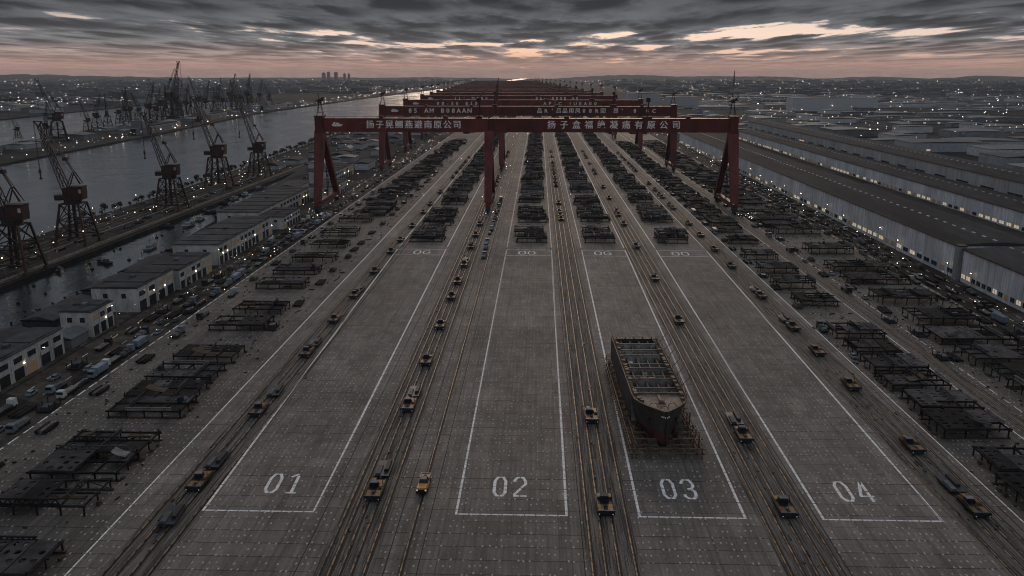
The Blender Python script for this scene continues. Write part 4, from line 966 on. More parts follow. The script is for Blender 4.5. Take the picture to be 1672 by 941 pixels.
# ------------------------------------------------------------------ lamp posts and small lights
def lamp_post(warm=True, h=9.):
    t = thing('lamp_post', 'x', 'lamp post', group='lit lamp posts along the quays and roads')
    b = MB(); b.tube((0, 0, 0), (0, 0, h), .16, 6, .09); b.box(-.3, .3, -.3, .3, 0, .5); b.bar((0, 0, h), (.0, -1.2, h + .35), .12); b.build('pole', 'girder', t)
    b = MB(); b.box(-.34, .34, -1.9, -1.1, h + .22, h + .38); b.build('lamp_housing', 'dark', t)
    b = MB(); b.box(-.2, .2, -1.75, -1.3, h + .06, h + .22); b.build('lamp_glass', 'lamp' if warm else 'lampw', t)
    return t
PL = [Proto(lamp_post, True), Proto(lamp_post, False), Proto(lamp_post, True, 7.)]
def posts(where, pts, seed):
    r = random.Random(seed)
    for i, (x, y) in enumerate(pts): r.choice(PL).put('lit lamp post, %s from the camera %s' % (nth(i + 1), where), (x, y, .03), r.choice((0, 1.57, 3.14, -1.57)))
rp = random.Random(33)
posts('on the river edge of the crane quay', [(-312 + rp.uniform(-3, 3), 430 + k * 55 + rp.uniform(-15, 15)) for k in range(11)], 1)
posts('on the channel edge of the crane quay', [(-272 + rp.uniform(-3, 3), 410 + k * 48 + rp.uniform(-15, 15)) for k in range(10)], 2)
posts('beside the white workshops', [(-170 + rp.uniform(-.5, .5), 282 + k * 41 + rp.uniform(-9, 9)) for k in range(14)], 3)
posts('beside the left block row', [(-148 + rp.uniform(-.4, .4), 420 + k * 75 + rp.uniform(-15, 15)) for k in range(8)], 4)
posts('along the wall of the nearest warehouse', [(207.5 + rp.uniform(-.6, .6), 395 + k * 46 + rp.uniform(-12, 12)) for k in range(14)], 5)
posts('beyond the outermost right block row', [(190 + rp.uniform(-.6, .6), 440 + k * 80 + rp.uniform(-20, 20)) for k in range(7)], 6)
def specks(name, m, region, n, seed, s=.22, zr=(1.5, 7)):
    r = random.Random(seed); b = MB(); k = 0
    while k < n:
        x, y = region(r)
        if x is None: continue
        z = r.uniform(*zr); q = s * r.uniform(.6, 1.5) * (max(y, 300) / 600) ** .75; k += 1
        b.hexa([(x - q, y - q, z - q), (x + q, y - q, z - q), (x + q, y + q, z - q), (x - q, y + q, z - q), (x - q, y - q, z + q), (x + q, y - q, z + q), (x + q, y + q, z + q), (x - q, y + q, z + q)])
    return b.build(name, m, kind='stuff')
def reg_yard(r):
    y = 300 + 1900 * r.random() ** 1.6; c = r.random()
    if c < .3: return r.uniform(-314, -262), y
    if c < .55: return r.uniform(-172, -140), y
    if c < .8: return r.uniform(186, 208), y
    if c < .9: return r.choice((-36, -160, 145)) + r.uniform(-6, 8), max(y, 600)
    return r.uniform(-140, 180), max(y, 700)
specks('yard_lights', 'spark', reg_yard, 900, 77, .12)

# ------------------------------------------------------------------ workshops on the left
def workshop(label, x0, x1, y0, y1, h, nb, lit=.2):
    t = thing('workshop', label, 'workshop', ((x0 + x1) / 2, (y0 + y1) / 2, .03), 0, 'white two storey workshops beside the channel')
    a, c, d, e = (x0 - x1) / 2, (x1 - x0) / 2, (y0 - y1) / 2, (y1 - y0) / 2; r = random.Random(int(y0))
    b = MB(); b.box(a, c, d, e, 0, h); b.build('wall', 'concwall', t)
    b = MB(); b.box(a - .35, c + .35, d - .35, e + .35, h, h + .35); 
    n = max(2, int((e - d) / 9))
    for i in range(n): y = d + (e - d) * (i + .5) / n; b.box(a + .6, c - .6, y - (e - d) / n / 2 + .3, y + (e - d) / n / 2 - .3, h + .35, h + .55 + .25 * (i % 2))
    b.build('roof', 'roof', t)
    st = (e - d) / nb
    for i in range(nb):
        y = d + st * (i + .5); w = st * .3
        MB().box(c, c + .15, y - st / 2 - .12, y - st / 2 + .2, .1, h - .1).build('pilaster', 'concwall', t)
        b = MB(); b.box(c - .25, c + .05, y - w, y + w, h * .62, h * .82); b.build('window', 'winwarm' if r.random() < lit else 'winoff', t)
        b = MB(); b.box(c - .25, c + .06, y - w * 1.15, y + w * 1.1, .1, h * .42); b.build('door', r.choice(('winoff', 'winoff', 'dark', 'winwarm' if r.random() < lit * 2 else 'glass')), t)
        if r.random() < .25: b = MB(); b.box(c + .06, c + .3, y + w * 1.2, y + w * 1.2 + .35, h * .5, h * .5 + .3); b.build('wall_lamp', 'lamp', t)
    for i in range(2):
        x = a + (c - a) * (.3 + .4 * i); b = MB(); b.box(x - 1, x + 1, d - .05, d + .3, h * .58, h * .78); b.build('window', 'winoff', t)
    b = MB(); b.box(-1.2, .8, -1.5, .8, h + .6, h + 1.7); b.build('roof_vent', 'tarp', t)
workshop('long white workshop at the left edge of the photo, nearest the camera', -185, -174, 248, 296, 9.5, 6, .12)
workshop('small square white workshop standing alone after the long one', -186, -173.5, 316, 333, 10, 3, .25)
workshop('white workshop with angled end wall, third from the camera', -192, -172, 352, 390, 10.5, 4, .25)
workshop('white workshop joined behind the third with its own lamp', -188, -170, 391.5, 432, 9.5, 6, .4)
workshop('longest white workshop with dark flat roof by the channel bend', -196, -171, 446, 540, 11, 14, .25)
workshop('bright lit white workshop beyond the longest one', -214, -186, 560, 690, 10.5, 16, .6)
workshop('low pale workshop just left of the front gantry leg', -186, -168, 556, 596, 8, 6, .3)
workshop('white workshop behind the front gantry leg', -190, -170, 705, 760, 9, 8, .6)
workshop('far white workshop near the second gantry leg', -215, -190, 800, 880, 11, 10, .6)
def low_shed(label, x0, x1, y0, y1, h, name='shed', grp=None, m=('shedwall', 'shedroof'), arch=False, rz=0.):
    t = thing(name, label, 'shed', ((x0 + x1) / 2, (y0 + y1) / 2, .03), rz, grp)
    a, c, d, e = (x0 - x1) / 2, (x1 - x0) / 2, (y0 - y1) / 2, (y1 - y0) / 2
    MB().box(a, c, d, e, 0, h).build('wall', m[0], t)
    b = MB()
    if arch:
        n = 8; k = [(a - .3 + (c - a + .6) * i / n, h + 3.5 * math.sin(math.pi * i / n)) for i in range(n + 1)]
        for (xa, za), (xb, zb) in zip(k[:-1], k[1:]): b.quad((xa, d - .3, za), (xb, d - .3, zb), (xb, e + .3, zb), (xa, e + .3, za))
        b.f.append(tuple(len(b.v) + i for i in range(len(k)))[::1]); b.v.extend((xx, d - .3, zz) for xx, zz in k); b.m.append(0)
    else:
        o = .4; b.quad((a - o, d - o, h), (c + o, d - o, h), (c + o, d - o, h + .4), (a - o, d - o, h + .4)); b.box(a - o, c + o, d - o, e + o, h + .02, h + .4)
        mx = (a + c) / 2; b.prism([(a - o, 0), (c + o, 0), (mx, 1.6)], 0, .1) if False else None
        b.hexa([(a - o, d - o, h + .4), (c + o, d - o, h + .4), (c + o, e + o, h + .4), (a - o, e + o, h + .4), (mx - .5, d - o + .2, h + 1.9), (mx + .5, d - o + .2, h + 1.9), (mx + .5, e + o - .2, h + 1.9), (mx - .5, e + o - .2, h + 1.9)])
    b.build('roof', m[1], t)
    return t
low_shed('low flat grey lean-to between the first two white workshops', -183, -174, 301, 313, 3.5)
rl = random.Random(12)
for i, (x, y, w, d) in enumerate(((-203, 300, 14, 30), (-202, 345, 13, 36), (-204, 392, 12, 30), (-206, 440, 13, 40), (-206, 500, 14, 50), (-222, 610, 10, 40))):
    low_shed('low dark flat-roofed store on the channel edge, %s from the camera' % nth(i + 1), x - w / 2, x + w / 2, y - d / 2, y + d / 2, rl.uniform(2, 3.6), 'shed', 'low stores on the channel edge', ('roof', 'roof'))

# ------------------------------------------------------------------ warehouses on the right
def warehouse(label, x0, x1, y0, y1, h, step, wall, lit, zb=(1.9, 4.0), wh=.66):
    t = thing('warehouse', label, 'warehouse', (x0, y0, .03), 0, 'long warehouses right of the yard'); L_ = y1 - y0; W = x1 - x0
    b = MB(); b.box(0, W, 0, L_, 0, h); b.build('wall', wall, t)
    b = MB(); b.box(-.5, W + .3, -.4, L_ + .4, h, h + .5); b.hexa([(-.2, 0, h + .5), (W, 0, h + .5), (W, L_, h + .5), (-.2, L_, h + .5), (W * .42, .5, h + 1.7), (W * .58, .5, h + 1.7), (W * .58, L_ - .5, h + 1.7), (W * .42, L_ - .5, h + 1.7)]); r = b.build('roof', 'whroof', t)
    b = MB(); b.box(-.75, -.5, -.4, L_ + .4, h - .25, h + .45); b.build('gutter', 'fascia', r)
    n = int(L_ / 11); v = MB()
    for i in range(n): v.box(W * .5 - .5, W * .5 + .5, 4 + i * 11, 7 + i * 11, h + 1.6, h + 2.1)
    v.build('ridge_vent', 'white', r)
    n = min(100, int(L_ / step)); rr = random.Random(int(x0 + y0))
    for i in range(n):
        y = L_ * (i + .5) / n; w = L_ / n * wh / 2
        b = MB(); b.box(-.14, .05, y - w, y + w, *zb); k = rr.random() < lit
        wo = b.build('window', ('winlit' if rr.random() < .6 else 'winwarm') if k else 'winoff', t)
        q = MB(); q.box(-.2, -.142, y - .12, y + .12, zb[0], zb[1]); q.box(-.21, -.141, y - w, y + w, zb[0] - .15, zb[0] + .05); q.build('mullion', 'pillar', wo)
    return t
warehouse('pale warehouse at the right edge, nearest the camera, with half lit windows', 210, 250, 300, 421, 16, 5, 'whwall', .55)
t = thing('corner_pillar', 'grey square pillar between the two nearest warehouses', 'pillar', (209, 424.5, .03)); MB().box(-.6, 3, -2.4, 2.4, 0, 17.2).build('shaft', 'pillar', t); MB().box(-.9, 3.3, -2.7, 2.7, 17.2, 17.7).build('cap', 'fascia', t)
warehouse('long pale warehouse behind the pillar running past the front gantry leg', 210, 252, 428, 1300, 16.5, 9, 'whwall', .6)
warehouse('second long warehouse with a bright strip of lit windows at its foot', 316, 350, 480, 1400, 12.5, 9.3, 'whwall', .9, (.9, 3.0), .6)
warehouse('tall grey ribbed warehouse behind the two lower ones', 352.5, 394, 500, 1480, 23, 40, 'whwall2', .1, (12.8, 14.2), .5)
low_shed('small lit annexe at the far end of the nearest long warehouse', 214, 246, 1310, 1350, 12)

# ------------------------------------------------------------------ vehicles and stacks along the roads
def car(m):
    t = thing('parked_car', 'x', 'car', group='vehicles parked along the roads')
    b = MB(); b.box(-.95, .95, -2.3, 2.3, .35, .95, .06); b.build('body', m, t)
    b = MB(); b.box(-.85, .85, -1.1, 1.5, .95, 1.5, .22); b.build('cabin', 'glass', t); b = MB(); b.box(-.62, .62, -.8, 1.2, 1.5, 1.55); b.build('roof', m, t)
    for s in (-1, 1):
        for y in (-1.4, 1.4): wheel(t, s * .85, y, .34, .22)
    return t
def lorry(m, load):
    t = thing('parked_lorry', 'x', 'lorry', group='vehicles parked along the roads')
    b = MB(); b.box(-1.2, 1.2, -4.6, -2.4, .7, 2.9, .12); c = b.build('cab', m, t); MB().box(-1.0, 1.0, -4.62, -4.5, 1.8, 2.6).build('windscreen', 'glass', c)
    b = MB(); b.box(-1.1, 1.1, -2.3, 4.8, .8, 1.1); b.build('chassis', 'dark', t)
    if load == 'box': b = MB(); b.box(-1.25, 1.25, -2.2, 4.8, 1.1, 3.3, .05); b.build('box_body', m, t)
    elif load == 'tarp':
        b = MB(); b.box(-1.2, 1.2, -2.1, 1.2, 1.1, 2.2, .3); b.box(-1.1, 1.1, 1.4, 4.6, 1.1, 1.9, .35); b.build('load', 'tarp', t)
    else:
        b = MB()
        for k in range(5): b.bar((-.9 + k * .45, -2, 1.35 + .12 * (k % 2)), (-.9 + k * .45, 4.9, 1.35), .34)
        b.build('load', 'girder', t)
    for s in (-1, 1):
        for y in (-3.6, 2.2, 3.6): wheel(t, s * 1.05, y, .5, .3)
    return t
def stack(kind):
    t = thing('material_stack', 'x', 'material stack', group='stacks of steel and equipment beside the roads')
    r = random.Random(kind)
    if kind == 0:
        for k in range(4): b = MB(); b.bar((-1.5 + k, -4.5, .5), (-1.5 + k + r.uniform(-.3, .3), 4.5, .5 + .3 * (k % 2)), .7); b.build('beam', 'steel', t)
    elif kind == 1:
        for k in range(3): b = MB(); b.tube((-1.2 + k * 1.2, -3.5, .62), (-1.2 + k * 1.2, 3.5, .62), .58, 8); b.build('pipe', 'girder' if k == 1 else 'steel', t)
    elif kind == 2:
        b = MB(); b.box(-1.6, 1.6, -3, 2.4, .1, 1.5, .3); b.build('crate', 'timber', t); b = MB(); b.box(-1.2, 1.0, -1.4, 1.4, 1.5, 2.4, .35); b.build('tarpaulin', 'tarp', t)
    else:
        b = MB(); b.box(-2, 2, -3.6, 3.6, .2, .5)
        for x in (-1.9, 1.9):
            for y in (-3.4, 0, 3.4): b.bar((x, y, .2), (x, y, 2.6), .22)
        b.build('rack', 'steel', t); b = MB(); b.box(-1.4, 1.4, -3, 1.2, .5, 1.6, .25); b.build('machine', r.choice(('navy', 'dark')), t)
    return t
PV = [Proto(lorry, 'bluewhite', 'box'), Proto(lorry, 'bluewhite', 'tarp'), Proto(lorry, 'dark', 'beam'), Proto(lorry, 'white', 'beam'), Proto(car, 'cargrey'), Proto(car, 'bluewhite'), Proto(lorry, 'navy', 'tarp')]
PVN = ['pale blue box lorry', 'pale blue sheeted lorry', 'black lorry loaded with beams', 'white lorry loaded with beams', 'grey car', 'pale blue car', 'dark navy sheeted lorry']
PK = [Proto(stack, k) for k in range(4)]
PKN = ['dark steel beam stack', 'row of three steel pipes', 'crate under grey tarpaulin', 'rack holding dark machine']
rv = random.Random(41)
def roadside(x, y0, y1, where, step, pv, wts=None, dx=.8):
    y = y0; n = {}
    while y < y1:
        if rv.random() < pv:
            k = rv.choices(range(7), wts)[0]; pr, nm = PV[k], PVN[k]
        else: k = rv.randrange(4); pr, nm = PK[k], PKN[k]
        n[nm] = n.get(nm, 0) + 1
        pr.put('%s, %s such from camera, %s' % (nm, nth(n[nm]), where), (x + rv.uniform(-dx, dx), y, .03), rv.choice((0, math.pi)) + rv.uniform(-.05, .05)); y += step * rv.uniform(.75, 1.6)
roadside(-150.6, 212, 640, 'beside the left block row', 11.5, .8, (5, 5, 2, 3, 1, 3, 2))
roadside(-155.4, 225, 620, 'on the middle of the left road', 13, .45)
roadside(-162, 240, 640, 'beside the white workshops', 14, .4)
roadside(-153, 660, 1200, 'left road beyond front gantry', 22, .6)
roadside(191.5, 330, 900, 'beside the outermost right block row', 17, .35)
roadside(196.5, 300, 900, 'in the middle of the warehouse road', 16, .4)
roadside(203, 380, 1000, 'under the warehouse wall', 19, .5)
roadside(146.5, 300, 700, 'between the two right block rows', 34, .3, None, .3)
roadside(-277, 330, 900, 'in the middle of the crane quay', 21, .12, None, 5)
roadside(-302, 420, 1000, 'by the crane quay river edge', 19, .12, None, 6)
roadside(-141.5, 200, 760, 'left of the left block row', 24, .35)
roadside(-106.5, 330, 900, 'right of the left block row', 27, .12)
roadside(114.6, 300, 900, 'left edge of right narrow row', 26, .1, None, .3)
roadside(150.6, 300, 900, 'left edge of outermost right row', 22, .15, None, .4)
roadside(185.6, 320, 900, 'right edge of outermost right row', 20, .2, None, .4)
roadside(-30.5, 470, 700, 'beside the track left of bay 02', 17, .5)
b = MB(); rq = random.Random(8)          # low kerb beams and pipes running along the crane quay
for i, x in enumerate((-261, -265.6, -272, -284, -294, -300, -307)):
    b = MB(); b.box(x, x + rq.uniform(.5, 1.3), 300, 1000 if i else 905, .02, rq.uniform(.15, .9)); tag(b.build('quay_pipe' if i else 'quay_kerb', 'girder' if i % 2 else 'timber'), ('concrete kerb along the channel edge of the crane quay' if i == 0 else 'long %s running along the crane quay, %s in from the channel' % ('pipe run' if i % 2 else 'brown trench cover', nth(i + 1).replace('nearest', 'first'))), 'kerb' if i == 0 else 'pipe run')

# ------------------------------------------------------------------ boats, buoys, trees
def boat(kind):
    t = thing('moored_boat', 'x', 'boat', group='boats in the side channel'); Lb, B = (5.5, 1.5) if kind == 0 else (9, 2.6)
    b = MB(); n = 8; top, bot = [], []
    for i in range(n + 1):
        q = i / n; y = -Lb + 2 * Lb * q; w = B * (1 - max(0, (q - .55) / .45) ** 2) * (.85 + .15 * min(1, q * 4)); top.append((w, y)); bot.append((w * .7, y * .93))
    for s in (-1, 1):
        for i in range(n):
            f = [(s * bot[i][0], bot[i][1], -.3), (s * bot[i + 1][0], bot[i + 1][1], -.3), (s * top[i + 1][0], top[i + 1][1], 1.1 + .5 * ((i + 1) / n) ** 2), (s * top[i][0], top[i][1], 1.1 + .5 * (i / n) ** 2)]
            b.quad(*(f if s > 0 else f[::-1]))
    b.quad((-top[0][0], -Lb, 1.1), (top[0][0], -Lb, 1.1), (bot[0][0], bot[0][1], -.3), (-bot[0][0], bot[0][1], -.3))
    for i in range(n): b.quad((-top[i][0], top[i][1], .9), (top[i][0], top[i][1], .9), (top[i + 1][0], top[i + 1][1], .95), (-top[i + 1][0], top[i + 1][1], .95))
    b.build('hull', 'navy' if kind == 0 else 'pillar', t)
    b = MB(); b.box(-B * .55, B * .55, -Lb * .6, -Lb * .05, .9, 2.7, .15); c = b.build('wheelhouse', 'tarp' if kind == 0 else 'bluewhite', t); b = MB(); b.box(-B * .5, B * .5, -Lb * .04 - .1, -Lb * .04, 1.7, 2.4); b.build('window', 'glass', c)
    if kind: b = MB(); b.box(-B * .7, B * .7, 0, Lb * .5, .95, 2.0, .4); b.build('deck_cargo', 'dark', t); b = MB(); b.bar((0, -2, 2.6), (0, -2, 6.5), .2); b.bar((0, -2, 4), (0, 3.5, 6), .15); b.build('mast', 'dark', t)
    return t
PBo = [Proto(boat, 0), Proto(boat, 1)]
for i, (px, py, k, rz) in enumerate(((70, 515, 0, .4), (95, 442, 0, .3), (170, 430, 0, 1.2), (235, 428, 1, .05), (247, 405, 1, .1), (310, 368, 1, 0), (328, 358, 1, .15), (270, 372, 0, 2), (305, 345, 0, .5), (345, 333, 0, .9), (372, 325, 1, .1), (384, 318, 1, .2), (400, 308, 1, -.2), (410, 300, 0, .4), (345, 348, 0, 2.2))):
    x, y = G(px, py, -2); x = max(-255, min(x, -219 - max(0, (y - 470)) * .075)) if y < 800 else x
    PBo[k].put('%s moored in the side channel, %s from the camera' % ('small dark open boat' if k == 0 else 'grey workboat with deck cargo', nth(i + 1)), (x, y, -2.1), rz, 1. if k else 1.)
def buoy():
    t = thing('mooring_buoy', 'x', 'buoy', group='dark mooring buoys afloat in the side channel')
    b = MB(); b.tube((0, 0, -.3), (0, 0, .7), 1., 8, .8); b.build('float', 'dark', t); b = MB(); b.tube((0, 0, .7), (0, 0, 2.0), .14, 6); b.build('post', 'dark', t); return t
PBu = Proto(buoy); ru = random.Random(17); ys = sorted(ru.uniform(350, 720) for _ in range(24))
for i, y in enumerate(ys): PBu.put('dark round mooring buoy in the side channel, %s from the camera' % nth(i + 1), (ru.uniform(-252, -226 - max(0, y - 470) * .09), y, -2.2), 0, ru.uniform(.7, 1.2))
def bollard():
    t = thing('bollard', 'x', 'bollard', group='mooring bollards on the channel edge')
    b = MB(); b.tube((0, 0, 0), (0, 0, 1.3), .35, 8, .28); b.build('post', 'dark', t); b = MB(); b.tube((0, 0, 1.3), (0, 0, 1.7), .5, 8, .45); b.build('cap', 'dark', t); return t
PBl = Proto(bollard)
for i in range(16): PBl.put('dark mooring bollard on the workshop side of the channel, %s from the camera' % nth(i + 1), (-213.6, 318 + i * 10.2, .03), 0, 1.3)
def tree(seed):
    t = thing('tree', 'x', 'tree', group='small trees on the river edge'); r = random.Random(seed)
    b = MB(); b.tube((0, 0, 0), (0, 0, 2.6), .2, 6, .1); b.bar((0, 0, 1.8), (.8, .3, 3.2), .12); b.bar((0, 0, 2), (-.7, -.2, 3.4), .12); b.build('trunk', 'bark', t)
    b = MB()
    cl = [(r.uniform(-1.2, 1.2), r.uniform(-1.2, 1.2), r.uniform(2.6, 4.8), r.uniform(.6, 1.1)) for _ in range(9)]
    for _ in range(330):
        c = r.choice(cl); d = Vector((r.gauss(0, 1), r.gauss(0, 1), r.gauss(0, 1))).normalized() * c[3] * r.uniform(.6, 1.1); p = Vector(c[:3]) + d
        u = Vector((r.gauss(0, 1), r.gauss(0, 1), r.gauss(0, 1))).normalized() * .26; w = u.cross(Vector((r.gauss(0, 1), r.gauss(0, 1), 1))).normalized() * .22
        b.quad(p - u, p + w, p + u, p - w)
    b.build('crown', 'leaf', t); return t
PTr = [Proto(tree, 1), Proto(tree, 2), Proto(tree, 3)]; rtz = random.Random(19); y = 560.; i = 0
while y < 1900 and i < 98:
    i += 1; k = min(range(len(QF) - 1), key=lambda q: 0 if QF[q][1] <= y < QF[q + 1][1] else 1); f = (y - QF[k][1]) / (QF[k + 1][1] - QF[k][1]); x = QF[k][0] + (QF[k + 1][0] - QF[k][0]) * f + 4 + rtz.uniform(0, 3)
    rtz.choice(PTr).put('small dark round tree, %s from the camera on the yard river edge' % nth(i), (x, y, .02), rtz.uniform(0, 6), rtz.uniform(.8, 1.8)); y += rtz.uniform(7, 17)

# ------------------------------------------------------------------ pier across the river: ships on the slips, sheds
def long_hull(label, x, y, rz, Ln, B, h):
    t = thing('moored_ship', label, 'ship', (x, y, 0), rz, 'dark ships lying along the pier'); b = MB(); n = 10
    sec = [(-Ln / 2 + Ln * i / n, B / 2 * min(1, .35 + i * .35, .12 + (n - i) * .4)) for i in range(n + 1)]
    for s in (-1, 1):
        for (ya, wa), (yb, wb) in zip(sec[:-1], sec[1:]):
            f = [(s * wa * .9, ya, -2), (s * wb * .9, yb, -2), (s * wb, yb, h), (s * wa, ya, h)]; b.quad(*(f if s > 0 else f[::-1]))
    pts = [(w, yy) for yy, w in sec] + [(-w, yy) for yy, w in sec[::-1]]; b.prism(pts, h - .5, h - .05); b.build('hull', 'pillar', t)
    b = MB(); b.box(-B * .38, B * .38, -Ln * .42, -Ln * .3, h, h + 12, .5); b.box(-B * .15, B * .15, -Ln * .4, -Ln * .36, h + 12, h + 17, .4); b.build('deckhouse', 'shedwall', t)
    for k in range(4): b = MB(); b.box(-B * .3, B * .3, -Ln * .2 + k * Ln * .15, -Ln * .2 + k * Ln * .15 + Ln * .1, h, h + 2); b.build('hatch_cover', 'roof', t)
long_hull('long dark ship alongside the pier left of the middle crane group', -690, 1560, .08, 240, 26, 11)
long_hull('dark ship alongside the pier behind the third near crane', -745, 1980, .1, 230, 26, 12)
long_hull('dark ship at the far end of the pier', -790, 2600, .05, 300, 30, 12)
rs2 = random.Random(61)
for i in range(26):
    y = 1100 + i * 78 + rs2.uniform(-20, 20); f = min(1, max(0, (y - 968) / 1309)); xn = -616 - 124 * f; x = xn - 50 - rs2.uniform(0, 70)
    low_shed('low grey shed, %s along the pier across the river from its near end' % nth(i + 1).replace('nearest', 'first'), x - rs2.uniform(10, 24), x + rs2.uniform(8, 20), y - rs2.uniform(14, 34), y + 20, rs2.uniform(3, 8), 'shed', 'sheds on the pier')
for i in range(34):
    y = 1700 + i * 70 + rs2.uniform(-30, 30); xe = -1090 - (min(y, 2900) - 1500) * .17; x = xe - 60 - rs2.uniform(0, 420) - (260 if y < 2000 else 0)
    low_shed('grey barrel-roofed hall, %s from the left along the far bank' % nth(i + 1).replace('nearest', 'first'), x - 32, x + 32, y - 26, y + 26, rs2.uniform(9, 15), 'shed', 'halls on the far bank', arch=True)

# buildings and trees between the river and the yard beyond the front gantry, and at the far end of the warehouses
rz4 = random.Random(55); pl4 = []
def scatter(n, fx, y0, y1, lab, gap):
    k = 0; tries = 0
    while k < n and tries < 4000:
        tries += 1; y = y0 + (y1 - y0) * rz4.random() ** 1.2; xa, xb = fx(y); x = rz4.uniform(xa, xb); w, d = rz4.uniform(9, 24), rz4.uniform(14, 44)
        if x + w > xb or any(not (x + w < a - gap or x > b_ + gap or y + d < c - gap or y > e + gap) for a, b_, c, e in pl4): continue
        pl4.append((x, x + w, y, y + d)); k += 1
    return sorted(pl4[-k:], key=lambda p: p[2])
for i, (x0, x1, y0, y1) in enumerate(scatter(80, lambda y: (-225 if y < 910 else -305 - (y - 900) * .03, -176), 610, 2100, '', 5)):
    if any(not (x1 < a - 2 or x0 > b_ + 2 or y1 < c - 2 or y0 > e + 2) for a, b_, c, e in ((-196, -171, 446, 540), (-214, -186, 560, 690), (-186, -168, 556, 596), (-190, -170, 705, 760), (-215, -190, 800, 880))): continue
    low_shed('small %s shed, %s from the camera between the river and the left gantry legs' % (('grey', 'pale')[i % 2], nth(i + 1)), x0, x1, y0, y1, rz4.uniform(3, 7), 'shed', 'sheds between the river and the yard', (('shedwall', 'white')[i % 2], ('roof', 'shedroof')[i % 3 > 1]), i % 5 == 0)
for i, (x0, x1, y0, y1) in enumerate(scatter(34, lambda y: (200, 430), 1370, 2900, '', 8)):
    low_shed('small %s shed, %s in distance past the far ends of the warehouses' % (('grey', 'pale')[i % 2], nth(i + 1)), x0, x1 + 14, y0, y1, rz4.uniform(4, 9), 'shed', 'sheds past the warehouses', (('shedwall', 'white')[i % 2], 'shedroof'))
roadside(-182, 900, 1700, 'left of the yard past the workshops', 24, .25, None, 8)
roadside(-200, 560, 900, 'behind the farther white workshops', 18, .2, None, 6)
roadside(-228, 640, 900, 'along the upper channel side', 16, .15, None, 5)
roadside(-240, 930, 1700, 'near the river past the channel end', 30, .15, None, 25)

# right hand industrial quarter
rs3 = random.Random(71); k = 0; placed = []
NAMED = [((1293, 1430), 182, 36, 60, 'big white hall standing alone on the right horizon plain'), ((1025, 1078), 174, 40, 70, 'tall white block just right of the far gantries'), ((1090, 1140), 176, 32, 60, 'lower white block right of the tall one behind the gantries')]
for (xa, xb), py, h, dep, lab in NAMED:
    (x0, y), (x1, _) = G(xa, py), G(xb, py); low_shed(lab, x0, x1, y, y + dep, h, 'shed', None, ('white', 'shedroof')); placed.append((x0, x1, y, y + dep))
while k < 150:
    y = 640 + 3400 * rs3.random() ** 1.25; x = 430 + rs3.random() * (y * .85 - 100)
    if x < 430: continue
    w, d, h = rs3.uniform(18, 90) * (1 + y / 4000), rs3.uniform(25, 110), rs3.uniform(5, 13)
    if x > .62 * y + 80 or any(not (x + w < a - 6 or x > b_ + 6 or y + d < c - 6 or y > e + 6) for a, b_, c, e in placed) or x + w < 470: continue
    if x < 460 and y < 1500: continue
    placed.append((x, x + w, y, y + d)); k += 1
sheds = sorted(placed[len(NAMED):], key=lambda p: p[2])
for i, (x0, x1, y0, y1) in enumerate(sheds):
    r = random.Random(i); lit = r.random() < .5
    t = low_shed('%s industrial shed beyond the warehouses, %s from the camera' % (('long' if (x1 - x0) > 90 else 'small' if (x1 - x0) < 40 else 'mid sized') + ' ' + ('grey', 'pale')[i % 2], nth(i + 1) if i < 99 else 'far, ' + nth(i - 98).replace('nearest', 'first') + ' past the hundredth'), x0, x1, y0, y1, r.uniform(5, 12), 'shed', 'industrial sheds right of the warehouses', ('shedwall' if i % 2 else 'white', 'shedroof'))
    if lit and y0 < 2200:
        a = (x0 - x1) / 2; d = (y0 - y1) / 2
        for q in range(r.choice((1, 2, 3))): MB().box(a + (x1 - x0) * (.2 + .25 * q), a + (x1 - x0) * (.2 + .25 * q) + 5, d - .1, d + .05, 1.2, 3.6).build('window', 'winlit' if r.random() < .5 else 'winwarm', t)
# mast and tower blocks
t = thing('radio_mast', 'thin tall dark mast rising above the horizon over the right end of the front gantry', 'mast', (1350, 6150, 0))
b = MB(); b.tube((0, 0, 0), (0, 0, 95), 7, 6, 4); b.build('shaft', 'black', t); b = MB(); b.tube((0, 0, 95), (0, 0, 122), 3.4, 6, 2.4); b.build('aerial', 'black', t); MB().box(-16, 16, -16, 16, 0, 8, 3).build('base', 'city', t)
for i, (px, h, w) in enumerate(((529, 116, 46), (537, 128, 40), (549, 126, 44), (563, 104, 34), (570, 100, 30))):
    x, y = G(px, 131.5); t = thing('tower_block', 'grey distant tower block on the left horizon, %s of the cluster from the left' % nth(i + 1).replace('nearest', 'first'), 'tower block', (x, y, 0), 0, 'distant tower blocks')
    q = w * .55; b = MB(); b.box(-q, q, -q, q, 0, h); b.build('wall', 'tower', t); b = MB(); b.box(-q * .5, q * .5, -q * .5, q * .5, h, h + 7); b.build('roof', 'city', t)
